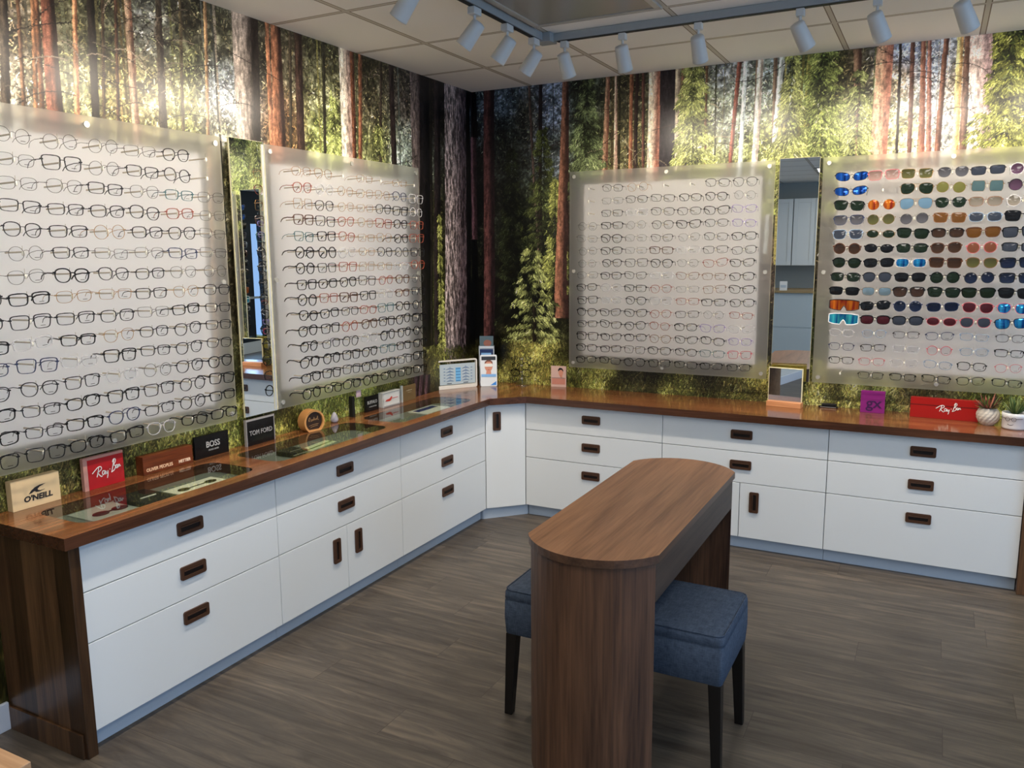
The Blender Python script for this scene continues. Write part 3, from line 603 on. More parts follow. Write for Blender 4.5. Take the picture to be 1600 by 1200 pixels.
# ------------------------------------------------------------------ cabinets
D = .40; ZT, S1, S2, ZB = .714, .548, .3753, .07
YL = [-3.2012, -2.3314, -1.4547, -.5845]; XR = [.5783, 1.4368, 2.3098, 3.1735]
def rrect(x0, z0, x1, z1, r, n=4):
    pts = []
    for cx, cz, a0 in ((x1-r, z0+r, -90), (x1-r, z1-r, 0), (x0+r, z1-r, 90), (x0+r, z0+r, 180)):
        for k in range(n+1):
            a = math.radians(a0+90*k/n); pts.append((cx+r*math.cos(a), cz+r*math.sin(a)))
    return pts
def pull(parent, cx, cz, vert=False, y=0.0):
    """recessed cup pull: raised rounded surround with a sunken grip"""
    w, h = (.114, .05) if not vert else (.05, .114)
    o = rrect(cx-w/2, cz-h/2, cx+w/2, cz+h/2, .008); i = rrect(cx-w/2+.013, cz-h/2+.013, cx+w/2-.013, cz+h/2-.013, .006)
    m = MB(); n = len(o); yf = y-.007
    vs = [(a, yf, b) for a, b in o]+[(a, yf, b) for a, b in i]+[(a, y+.001, b) for a, b in o]+[(a, y-.0012, b) for a, b in i]
    m.add(vs, [(k, (k+1) % n, n+(k+1) % n, n+k) for k in range(n)], 0)
    m.add(vs, [((k+1) % n, k, 2*n+k, 2*n+(k+1) % n) for k in range(n)], 0, True)
    m.add(vs, [(n+k, n+(k+1) % n, 3*n+(k+1) % n, 3*n+k) for k in range(n)], 0)
    m.add(vs, [tuple(range(3*n, 4*n))], 1)
    if vert: m.box(cx-w/2+.015, yf-.001, cz-h/2+.014, cx-w/2+.02, y-.001, cz+h/2-.014, 0)
    else: m.box(cx-w/2+.014, yf-.001, cz+h/2-.02, cx+w/2-.014, y-.001, cz+h/2-.015, 0)
    return obj('handle', m, [BRONZE, BRONZED], parent, bevel=.0012)
G = .0018
def cabinet(name, loc, rz, W, kind, label, trays=None):
    t = empty(name, loc, rz, label, 'cabinet', 'white cabinets along the two walls')
    b = MB(); dp = .372
    b.box(.001, .021, ZB, .018, dp, .7172).box(W-.018, .021, ZB, W-.001, dp, .7172).box(.018, dp-.012, ZB, W-.018, dp, .7172).box(.018, .021, ZB, W-.018, dp-.012, ZB+.016)
    b.box(.018, .021, .60, W-.018, dp-.012, .612)
    obj('body', b, BODYW, t)
    obj('plinth', MB().box(.001, .04, 0, W-.001, .056, ZB), PLINTH, t)
    def front(nm, x0, x1, z0, z1): return obj(nm, MB().box(x0+G, 0, z0+G, x1-G, .0195, z1-G), WHITE, t, bevel=.0012)
    if kind == 'drawers': spec = [(ZT, S1), (S1, S2), (S2, ZB)]
    else: spec = [(ZT, S1), (S1, S2)]
    for i, (z1, z0) in enumerate(spec):
        f = front('drawer', 0, W, z0, z1); pull(f, W/2, (.641, .4745, .304)[i])
    if kind != 'drawers':
        a = front('door', 0, W/2, ZB, S2); pull(a, W/2-.078, .274, True)
        c = front('door', W/2, W, ZB, S2); pull(c, W/2+.078, .274, True)
    return t
cabinet('drawer_cabinet', (D, YL[0], 0), math.pi/2, YL[1]-YL[0], 'drawers', 'white three-drawer cabinet nearest the camera beside the dark wooden end panel')
cabinet('drawer_cabinet', (D, YL[1], 0), math.pi/2, YL[2]-YL[1], 'doors', 'white cabinet under the left wall with two drawers above two doors')
cabinet('drawer_cabinet', (D, YL[2], 0), math.pi/2, YL[3]-YL[2], 'drawers', 'white three-drawer cabinet on the left wall next to the corner cabinet')
cabinet('drawer_cabinet', (XR[0], -D, 0), 0, XR[1]-XR[0], 'drawers', 'white three-drawer cabinet under the back wall, right of the corner cabinet')
cabinet('drawer_cabinet', (XR[1], -D, 0), 0, XR[2]-XR[1], 'doors', 'white cabinet under the back wall with two drawers above two doors, partly behind the table')
cabinet('drawer_cabinet', (XR[2], -D, 0), 0, XR[3]-XR[2], 'drawers', 'white three-drawer cabinet at the right end, below the red sign and potted plants')
cc = empty('corner_cabinet', (D, YL[3], 0), math.pi/4, 'narrow white corner cabinet with one tall angled door', 'cabinet', 'white cabinets along the two walls')
dg_ = math.hypot(XR[0]-D, -D-YL[3])
b = MB().prism([(.41-.02, YL[3]+.012), (XR[0]-.012, -D+.02), (XR[0]-.002, -.03), (.03, -.03), (.03, YL[3]+.002), (.37, YL[3]+.002)], ZB, .7172)
obj('body', b, BODYW, cc, world=True)
pl = MB().prism([(.375, YL[3]+.005), (XR[0]-.005, -D+.035), (XR[0]-.005, -D+.06), (.35, YL[3]+.005)], 0, ZB); obj('plinth', pl, PLINTH, cc, world=True)
dd = obj('door', MB().box(.003, 0, ZB+G, dg_-.003, .0195, ZT-G), WHITE, cc, bevel=.0012); pull(dd, .072, .612, True)

ep = MB().box(.004, YL[0]-.038, 0, .418, YL[0]-.001, .717)
obj_ep = tag(obj('end_panel', ep, PANELW, bevel=.002), 'dark walnut end panel closing the near end of the left cabinets', 'end panel')
obj('skirting', MB().box(.004, YL[0]-.046, 0, .405, YL[0]-.0385, .085), PANELW, obj_ep, bevel=.001)
tag(obj('end_panel', MB().box(XR[3]+.002, -.418, 0, XR[3]+.04, -.004, .717), PANELW, bevel=.002), 'dark walnut end panel at the far right end of the back cabinets', 'end panel')

# countertop with three rounded glass insets
CT0, CT1 = .718, .758; OV = D+.039
INS = [(-3.145, -2.39), (-2.275, -1.497), (-1.405, -.66)]; IX0, IX1 = .105, .372
def fill2d(outer, holes, z0, z1):
    cu = bpy.data.curves.new('c', 'CURVE'); cu.dimensions = '2D'; cu.fill_mode = 'BOTH'; cu.extrude = (z1-z0)/2
    for poly in [outer]+holes:
        s = cu.splines.new('POLY'); s.points.add(len(poly)-1); s.use_cyclic_u = True
        for p, (x, y) in zip(s.points, poly): p.co = (x, y, 0, 1)
    o = bpy.data.objects.new('c', cu); COL.objects.link(o); dg = bpy.context.evaluated_depsgraph_get(); dg.update()
    me = o.evaluated_get(dg).to_mesh(); mb = MB()
    mb.add([(v.co.x, v.co.y, v.co.z+(z0+z1)/2) for v in me.vertices], [tuple(p.vertices) for p in me.polygons])
    o.evaluated_get(dg).to_mesh_clear(); bpy.data.objects.remove(o); bpy.data.curves.remove(cu); return mb
ct = empty('countertop', (0, 0, CT0), 0, 'long glossy cherry wood worktop running round the corner on the white cabinets', 'worktop')
holes = [rrect(IX0, a, IX1, b_, .055, 6) for a, b_ in INS]
left = fill2d([(.004, -3.262), (OV, -3.262), (OV, -.597), (.604, -OV), (.604, -.004), (.004, -.004)], holes, 0, CT1-CT0)
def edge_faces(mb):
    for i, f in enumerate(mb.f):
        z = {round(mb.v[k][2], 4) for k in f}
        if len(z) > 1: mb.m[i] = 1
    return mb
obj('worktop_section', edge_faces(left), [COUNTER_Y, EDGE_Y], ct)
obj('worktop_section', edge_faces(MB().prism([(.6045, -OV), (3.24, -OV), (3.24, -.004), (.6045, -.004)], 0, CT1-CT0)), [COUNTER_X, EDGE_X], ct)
FELT = mat('grey_felt', rgb(112, 116, 110), .9, spec=.1)
for a, b_ in INS:
    g = MB().prism(rrect(IX0+.0005, a+.0005, IX1-.0005, b_-.0005, .055, 6), CT1-CT0-.007, CT1-CT0-.0006); obj('glass_inset', g, INSET, ct)
TRZ = .7174
for i, (a, b_) in enumerate(INS):
    m = MB().box(IX0-.03, a-.010, .703, IX1+.006, b_+.010, TRZ)
    tag(obj('display_tray', m, FELT), ['grey felt tray under the glass inset nearest the camera', 'grey felt tray under the middle glass inset', 'grey felt tray under the glass inset nearest the corner'][i], 'tray', 'felt trays under the counter glass')

# ------------------------------------------------------------------ frosted display panels
FROST = bpy.data.materials.new('frosted_acrylic'); FROST.use_nodes = True
_nt = FROST.node_tree; _nt.nodes.remove(bsdf(FROST)); _out = _nt.nodes['Material Output']
_d = N(FROST, 'ShaderNodeBsdfDiffuse'); _d.inputs[0].default_value = (.92, .90, .88, 1)
_t = N(FROST, 'ShaderNodeBsdfTranslucent'); _t.inputs[0].default_value = (.98, .98, .97, 1)
_rf = N(FROST, 'ShaderNodeBsdfRefraction'); _rf.inputs['IOR'].default_value = 1.15; _rf.inputs['Roughness'].default_value = 1.0
_m0 = N(FROST, 'ShaderNodeMixShader'); _m0.inputs[0].default_value = .55; L(FROST, _t.outputs[0], _m0.inputs[1]); L(FROST, _rf.outputs[0], _m0.inputs[2])
_m1 = N(FROST, 'ShaderNodeMixShader'); _m1.inputs[0].default_value = .93; L(FROST, _d.outputs[0], _m1.inputs[1]); L(FROST, _m0.outputs[0], _m1.inputs[2])
_g = N(FROST, 'ShaderNodeBsdfGlossy'); _g.inputs['Roughness'].default_value = .28; _lw = N(FROST, 'ShaderNodeLayerWeight'); _lw.inputs[0].default_value = .12
_m2 = N(FROST, 'ShaderNodeMixShader'); L(FROST, _lw.outputs['Fresnel'], _m2.inputs[0]); L(FROST, _m1.outputs[0], _m2.inputs[1]); L(FROST, _g.outputs[0], _m2.inputs[2]); L(FROST, _m2.outputs[0], _out.inputs['Surface'])
OPEN = bpy.data.materials.new('clear_back_face'); OPEN.use_nodes = True; OPEN.node_tree.nodes.remove(bsdf(OPEN))
_tt = N(OPEN, 'ShaderNodeBsdfTransparent'); _tt.inputs[0].default_value = (1, 1, 1, 1); L(OPEN, _tt.outputs[0], OPEN.node_tree.nodes['Material Output'].inputs['Surface'])
EDGE = mat('pale_acrylic_edge', rgb(222, 214, 176), .3)  # glow of the sheet edges put into a pale base colour
BOARD = mat('white_backing_board', rgb(238, 234, 230), .7)
ROD = mat('acrylic_rod', rgb(178, 168, 150), .2, spec=.6)
NOSE = mat('white_nose_rest', rgb(226, 222, 208), .3)

def panel(name, loc, rz, Wd, Hd, label):
    t = empty(name, loc, rz, label, 'display panel', 'frosted eyewear panels on the mural walls')
    y0, y1 = -.062, -.056
    m = MB(); m.box(0, y0, 0, Wd, y1, Hd, 1); m.m[2] = 0; m.m[4] = 2; 
    for i in (0, 1, 3, 5): m.m[i] = 1
    obj('frosted_sheet', m, [FROST, EDGE, OPEN], t)
    obj('backing_board', MB().box(.075, -.014, .075, Wd-.075, -.003, Hd-.075), BOARD, t)
    for sx in (.03, Wd/2, Wd-.03):
        for sz in (.03, Hd/2, Hd-.03):
            if sx == Wd/2 and sz == Hd/2: continue
            q = MB().tube([(sx, y0-.006, sz), (sx, y0+.0005, sz)], .011, 14)
            q.tube([(sx, y1-.0005, sz), (sx, -.0025, sz)], .008, 10)
            obj('standoff', q, STEEL, t)
    return t
PZ, PH = .897, 1.198
P = {1: panel('eyewear_display', (0, -3.402, PZ), math.pi/2, 1.21, PH, 'frosted eyewear panel at the far left, nearest the camera'),
     2: panel('eyewear_display', (0, -1.940, PZ), math.pi/2, 1.212, PH, 'frosted eyewear display panel on the left wall, nearest the corner'),
     3: panel('eyewear_display', (.718, 0, PZ), 0, 1.21, PH, 'frosted eyewear display panel on the back wall, nearest the corner'),
     4: panel('eyewear_display', (2.172, 0, PZ), 0, 1.21, PH, 'frosted display panel at the far right with mostly sunglasses')}

# pegs
FY = -.169                       # where the fronts of the spectacles hang, out from the wall
pg = MB(); pg.tube([(0, 0, .002), (0, -.092, .004)], .0028, 8, 0); pg.tube([(0, -.091, .004), (0, -.092, .024)], .0007, 4, 0)
nb = MB(); nb.lathe([(0, -.0085), (.0035, -.007), (.0048, -.002), (.0042, .004), (.002, .008), (0, .0085)], 8, (0, 0, 0)); nb.xf(Matrix.Translation((0, -.094, -.001)))
pg.join(nb, 1)
PEG = pg.mesh('display_peg', [ROD, NOSE])

# spectacles
def outline(kind, w, h, n=30):
    pts = []
    for k in range(n):
        a = 2*math.pi*k/n+math.pi/2; c, s = math.cos(a), math.sin(a)
        e, tp, tilt = {'round': (2.05, 0, 0), 'oval': (2.1, 0, 0), 'rect': (4.2, .07, 0), 'soft': (3.0, .06, 0), 'panto': (2.4, .13, 0), 'square': (4.5, .10, 0),
                 'way': (3.4, .16, .0), 'avi': (2.5, .16, 0), 'hex': (5.5, .0, 0), 'cat': (3.0, .14, .10), 'sport': (2.6, .05, .12)}[kind]
        x = w/2*math.copysign(abs(c)**(2/e), c); z = h/2*math.copysign(abs(s)**(2/e), s)
        x *= 1+tp*z/(h/2)
        if kind == 'hex': x = w/2*math.copysign(min(1, 1.25-abs(s)*.55)*1 if abs(c) > .35 else abs(c)/.35*.62+.0, c); z = h/2*max(-1, min(1, s*1.25))
        if kind == 'avi': x += .10*w*max(0, -s)**1.5
        z += tilt*x
        pts.append((x, z))
    return pts
DIM = {'round': (.047, .045), 'oval': (.049, .034), 'rect': (.053, .034), 'soft': (.052, .037), 'panto': (.049, .042), 'square': (.053, .041), 'way': (.053, .041), 'avi': (.056, .048), 'hex': (.050, .044), 'cat': (.054, .038), 'sport': (.060, .036)}
DBL = .0185
def front_mesh(kind, thick, rimless=False):
    w_, h_ = DIM[kind]; m = MB(); cx = w_/2+DBL/2
    tt = {'thin': (.0013, .0012, .0016), 'mid': (.0030, .0020, .0030), 'thick': (.0040, .0027, .0036)}[thick]
    for s in (-1, 1):
        o = outline(kind, w_, h_); n = len(o)
        A, B = [], []
        for k, (x, z) in enumerate(o):
            x *= s
            l = math.hypot(x, z)+1e-9; up = max(0, z/(h_/2)); t_ = tt[1]+(tt[0]-tt[1])*up
            dx, dz = x/l*t_, z/l*t_
            yy = lambda xx: .9*(cx*s+xx)**2
            A.append((cx*s+x, yy(x), z)); B.append((cx*s+x+dx, yy(x), z+dz))
        vs = [(x, y-tt[2]/2, z) for x, y, z in A]+[(x, y-tt[2]/2, z) for x, y, z in B]+[(x, y+tt[2]/2, z) for x, y, z in B]+[(x, y+tt[2]/2, z) for x, y, z in A]
        for r_ in range(4):
            a, b = r_*n, ((r_+1) % 4)*n
            m.add(vs, [(a+k, a+(k+1) % n, b+(k+1) % n, b+k) for k in range(n)], 0, False)
        # end piece carrying the hinge
        ex = (cx+w_/2)*s; m.box(min(ex-.002*s, ex+.0065*s), .9*ex*ex-.0012, h_*.16, max(ex-.002*s, ex+.0065*s), .9*ex*ex+.004, h_*.16+max(.0022, tt[0]*1.5))
    zb = h_*.17
    m.tube([(-DBL/2-.001, .0, zb-.001), (-.004, -.0006, zb+.0028), (.004, -.0006, zb+.0028), (DBL/2+.001, 0, zb-.001)], {'thin': .0008, 'mid': .0012, 'thick': .0024}[thick], 5, 0)
    if thick == 'thin' and kind in ('avi',): m.tube([(-DBL/2-.004, .0, h_*.42), (DBL/2+.004, 0, h_*.42)], .0008, 5, 0)
    m.center = 0
    return m
def lens_mesh(kind, s, demo=False):
    w_, h_ = DIM[kind]; cx = (w_/2+DBL/2)*s; o = outline(kind, w_, h_); n = len(o); m = MB()
    ring = [(cx+x*s, .9*(cx+x*s)**2, z) for x, z in o]; mid = [(cx+x*s*.55, .9*(cx+x*s*.55)**2-.0011, z*.55) for x, z in o]
    vs = ring+mid+[(cx, .9*cx*cx-.0016, 0)]
    q = [(k, (k+1) % n, n+(k+1) % n, n+k) for k in range(n)]+[(n+k, n+(k+1) % n, 2*n) for k in range(n)]
    if s < 0: q = [tuple(reversed(f)) for f in q]
    m.add(vs, [tuple(reversed(f)) for f in q], 0, True)
    if demo: m.box(cx-.008, .9*cx*cx-.0022, -h_*.34, cx+.008, .9*cx*cx-.0018, -h_*.34+.0016, 1)
    return m
def temple_mesh(kind, thick, s):
    w_, h_ = DIM[kind]; ex = (w_+DBL/2+.005)*s; z = h_*.16+.001; y0 = .9*ex*ex+.003
    r = {'thin': .0009, 'mid': .0014, 'thick': .0024}[thick]
    m = MB(); m.tube([(ex, y0, z), (ex*.985, .04, z+.001), (ex*.93, .066, z-.003), (ex*.88, .079, z-.009), (ex*.85, .088, z-.020)], [r, r*.9, r, r*1.25, r*1.1], 6, 0, flat=.5)
    return m
_mc = {}
def cached(key, fn):
    if key not in _mc:
        mb = fn(); _mc[key] = mb.mesh(key[0], [None]*(2 if key[-1] == 'demo' else 1) if False else [BLACK]+([INK] if key[-1] == 'demo' else []))
    return _mc[key]
FR = {'m': ('silver metal', rgb(100, 97, 94), .3, .8, 'thin'), 'g': ('thin gold metal', rgb(176, 132, 78), .3, .8, 'thin'), 'k': ('slim black', rgb(26, 26, 30), .35, .1, 'mid'), 'K': ('thick black', rgb(14, 14, 17), .25, 0, 'thick'),
      'n': ('navy blue', rgb(30, 44, 78), .3, 0, 'mid'), 'b': ('brown', rgb(120, 84, 60), .3, 0, 'mid'), 'w': ('dark brown', rgb(78, 48, 32), .28, 0, 'thick'), 'c': ('pale clear', rgb(180, 178, 180), .15, 0, 'mid'),
      't': ('teal', rgb(58, 98, 104), .3, 0, 'mid'), 'r': ('reddish brown', rgb(140, 66, 48), .3, 0, 'mid'), 'p': ('lilac', rgb(130, 112, 168), .3, 0, 'mid'), 'R': ('bright red', rgb(176, 40, 66), .3, 0, 'mid'),
      'P': ('pink', rgb(180, 96, 104), .3, 0, 'mid'), 'W': ('white', rgb(226, 230, 232), .3, 0, 'thick'), 'u': ('blue grey', rgb(120, 140, 164), .25, 0, 'mid'), 'G': ('gold rimmed', rgb(170, 134, 84), .3, .8, 'thin')}
FM = {k: mat('frame_'+v[0].replace(' ', '_'), v[1], v[2], v[3]) for k, v in FR.items()}
LN = {'green': ('dark green', rgb(26, 38, 28), 0), 'black': ('black', rgb(22, 24, 28), 0), 'navy': ('navy', rgb(24, 32, 52), .1), 'grey': ('grey', rgb(84, 84, 90), 0), 'slate': ('slate', rgb(54, 60, 72), 0), 'olive': ('olive', rgb(84, 84, 52), 0),
      'brown': ('brown', rgb(60, 44, 36), 0), 'amber': ('amber brown', rgb(96, 64, 32), 0), 'orange': ('orange brown', rgb(112, 68, 50), 0), 'pink': ('pale pink', rgb(156, 130, 122), 0), 'purple': ('purple', rgb(84, 62, 82), 0), 'teal': ('teal', rgb(72, 96, 102), 0),
      'lime': ('yellow green', rgb(104, 104, 58), 0), 'sky': ('pale blue mirrored', rgb(112, 146, 172), .5), 'blue': ('bright blue mirrored', rgb(24, 116, 206), .75), 'deep': ('deep blue mirrored', rgb(22, 62, 160), .7), 'cyan': ('turquoise mirrored', rgb(30, 150, 190), .7),
      'fire': ('orange mirrored', rgb(196, 84, 40), .6), 'silver': ('silver blue mirrored', rgb(140, 166, 182), .7), 'maroon': ('dark red', rgb(70, 28, 36), 0), 'clear': ('clear', None, 0), 'haze': ('pale grey', rgb(128, 122, 112), 0)}
def lens_mat(k):
    n_, c, me_ = LN[k]
    if c is None: return LENSC
    if not me_: c = (c[0]*.72, c[1]*.72, c[2]*.72, 1)
    m = mat('lens_'+n_.replace(' ', '_'), c, .06, me_, .6)
    if k in ('fire', 'blue', 'cyan', 'deep'):     # iridescent bands of the coating, running down the lens
        tc = N(m, 'ShaderNodeTexCoord'); mp = N(m, 'ShaderNodeMapping'); mp.inputs['Scale'].default_value = (34, 1, 5); L(m, tc.outputs['Object'], mp.inputs[0])
        no = N(m, 'ShaderNodeTexNoise'); no.inputs['Scale'].default_value = 1.6; no.inputs['Detail'].default_value = 1; L(m, mp.outputs[0], no.inputs[0])
        cr = N(m, 'ShaderNodeValToRGB'); e = cr.color_ramp.elements; e[0].position = .36; e[1].position = .64
        cc_ = {'fire': (rgb(130, 22, 34), rgb(214, 120, 40)), 'blue': (rgb(16, 52, 140), rgb(60, 170, 230)), 'cyan': (rgb(16, 70, 150), rgb(70, 200, 210)), 'deep': (rgb(14, 30, 96), rgb(44, 110, 214))}[k]
        e[0].color, e[1].color = cc_; L(m, no.outputs[0], cr.inputs[0]); L(m, cr.outputs[0], bsdf(m).inputs['Base Color'])
    if k in ('grey', 'brown', 'navy', 'purple', 'pink', 'olive', 'haze'):   # tint that fades towards the lower rim of the lens
        tc = N(m, 'ShaderNodeTexCoord'); sp = N(m, 'ShaderNodeSeparateXYZ'); L(m, tc.outputs['Object'], sp.inputs[0])
        mr = N(m, 'ShaderNodeMapRange'); mr.inputs[1].default_value = -.02; mr.inputs[2].default_value = .012; mr.inputs[3].default_value = 1.25; mr.inputs[4].default_value = .62; L(m, sp.outputs[2], mr.inputs[0])
        vs = N(m, 'ShaderNodeVectorMath', operation='SCALE'); vs.inputs[0].default_value = c[:3]; L(m, mr.outputs[0], vs.inputs['Scale']); L(m, vs.outputs[0], bsdf(m).inputs['Base Color'])
    return m
LM = {k: lens_mat(k) for k in LN}
SHN = {'round': 'round', 'oval': 'oval', 'rect': 'rectangular', 'soft': 'soft rectangular', 'panto': 'rounded', 'square': 'square', 'way': 'square', 'avi': 'aviator', 'hex': 'six-sided', 'cat': 'cat-eye', 'sport': 'wraparound sport', 'shield': 'one-piece shield'}
protos = {}
def shield_parts():
    m = MB(); n = 28; W2, Hh = .066, .026
    top, bot = [], []
    for k in range(n+1):
        x = -W2+2*W2*k/n; f = abs(x)/W2
        zt = Hh*(1-.25*f**3); zb_ = -Hh*(1-.35*f**4); 
        if abs(x) < .014: zb_ = -Hh+.022*(1-(abs(x)/.014)**1.5)
        y = 1.6*x*x; top.append((x, y, zt)); bot.append((x, y, zb_))
    m.add(top+bot, [(k, n+1+k, n+2+k, k+1) for k in range(n)], 0, True)
    f_ = MB(); f_.tube(top+bot[::-1]+[top[0]], .0022, 5, 0)
    return m, f_
def make_glasses(kind, frame, lens, demo):
    key = (kind, FR[frame][4], frame, lens, demo)
    if key in protos: return key
    cat = 'spectacles' if lens == 'clear' else 'sunglasses'
    r = bpy.data.objects.new(cat, None); r.empty_display_size = .02
    th = FR[frame][4]
    def put(nm, me, mats):
        o = bpy.data.objects.new(nm, me); o.parent = r
        for i, mt in enumerate(mats): o.material_slots[i].link = 'OBJECT'; o.material_slots[i].material = mt
        return o
    parts = []
    if kind == 'shield':
        lm, fm = shield_parts()
        parts.append(put('frame_front', fm.mesh('frame_front', [BLACK]), [FM[frame]])); parts.append(put('lens', lm.mesh('lens', [BLACK]), [LM[lens]])); tk = 'soft'
    else:
        tk = kind
        parts.append(put('frame_front', cached(('frame_front', kind, th), lambda: front_mesh(kind, th)), [FM[frame]]))
        for s in (-1, 1):
            dm = demo and s > 0
            parts.append(put('lens', cached(('lens', kind, s, 'demo' if dm else ''), lambda: lens_mesh(kind, s, dm)), [LM[lens]]+([INK] if dm else [])))
    for s in (-1, 1): parts.append(put('temple', cached(('temple', tk, th, s), lambda: temple_mesh(tk, th, s)), [FM[frame]]))
    protos[key] = (r, parts); return key
def place_glasses(key, loc, rz, label, group, tilt=0.0, lean=0.0, scale=1.0):
    r, parts = protos[key]
    o = r.copy(); COL.objects.link(o); o.location = loc; o.rotation_mode = 'XYZ'
    # roll about the viewing axis first, then turn to face out from the wall
    o.rotation_euler = (Matrix.Rotation(rz, 3, 'Z') @ Matrix.Rotation(tilt, 3, 'Y') @ Matrix.Rotation(lean, 3, 'X')).to_euler()
    o.scale = (scale,)*3
    cat = 'spectacles' if key[3] == 'clear' else 'sunglasses'
    o['label'] = label; o['category'] = cat; o['group'] = group
    for p in parts:
        c = p.copy(); COL.objects.link(c); c.parent = o
    return o
ORD = ['top', 'second', 'third', 'fourth', 'fifth', 'sixth', 'seventh', 'eighth', 'ninth', 'tenth', 'eleventh', 'twelfth', 'thirteenth', 'fourteenth', 'bottom']
CORD = ['first', 'second', 'third', 'fourth', 'fifth', 'sixth', 'seventh']
ROWZ = lambda r: 1.982-.0725*r
COLS = {1: [-3.276+.153*c for c in range(7)], 2: [-1.826+.1523*c for c in range(7)], 3: [.881+.1525*c for c in range(7)], 4: [2.322+.1513*c for c in range(6)]}
PN = {1: 'far left panel', 2: 'second panel from left', 3: 'third panel from left', 4: 'far right panel'}
GRID = {1: ['mmmmmk.', 'mmkmkk.', 'mmmkmtm', 'kkkkkrm', 'mkkgkkm', 'mmkmmnm', 'mmKkkmm', 'kKggkgk', 'kkkkmKk', 'KcKgkkk', 'nncKkkk', 'kkkcmkK', 'KkKKkkK', 'KkKnkkK', 'kkKKcKK'],
        2: ['gg.g.g.', 'rcgggnc', 'gkggkKc', 'wkrgrKr', 'tKrggKr', 'KKcgkkk', 'Kkrggcr', 'KKKkrwm', 'KrwKcwk', 'KKkrtKk', 'KKrwKKK', 'KkkcKKK', 'KKKKtKK', 'KKkKKkK', 'KKKKKKK'],
        3: ['.kg..kk', '.mkkKKm', '.kckkKp', 'mKmkKkp', 'mKmkmkK', 'mKmwckk', 'mKkKmrK', 'mKkcbbK', 'KcKrmbK', 'KcKcrKK', 'KKKrkmr', 'KKKrKpc', 'KKKbKKp', 'KKkKKtR', 'KKKKKKK']}
for p in (1, 2, 3):
    for r_ in range(15):
        for c_ in range(7):
            z = ROWZ(r_); u = COLS[p][c_]
            org = P[p].location; lx = (u-org.y) if p < 3 else (u-org.x)
            o = bpy.data.objects.new('display_peg', PEG); COL.objects.link(o); o.parent = P[p]; o.location = (lx, -.062, z-PZ)
            ch = GRID[p][r_][c_]
            if ch == '.': continue
            thin = FR[ch][4] == 'thin'
            if thin: kind = rnd.choice(['round', 'panto', 'rect', 'soft', 'round', 'soft', 'hex' if p == 2 else 'rect'])
            elif p == 2: kind = rnd.choice(['panto', 'square', 'round', 'square', 'soft'])
            elif p == 3: kind = rnd.choice(['rect', 'soft', 'square', 'panto', 'rect', 'cat', 'soft'])
            else: kind = rnd.choice(['rect', 'soft', 'square', 'rect', 'panto'])
            if p == 1 and c_ == 5 and ch in 'kmg': kind = rnd.choice(['panto', 'round'])
            key = make_glasses(kind, ch, 'clear', p in (1, 3))
            lab = '%s %s spectacles, %s row, %s from left, %s' % (FR[ch][0], SHN[kind], ORD[r_], CORD[c_], PN[p])
            rz = math.pi/2 if p < 3 else 0
            jl = rnd.uniform(-.004, .004); jz = rnd.uniform(-.003, .002)
            loc = (-FY, u+jl, z+jz) if p < 3 else (u+jl, FY, z+jz)
            place_glasses(key, loc, rz, lab, 'clear spectacles on the '+PN[p], rnd.gauss(0, .035), rnd.gauss(.02, .05), rnd.uniform(.96, 1.06))
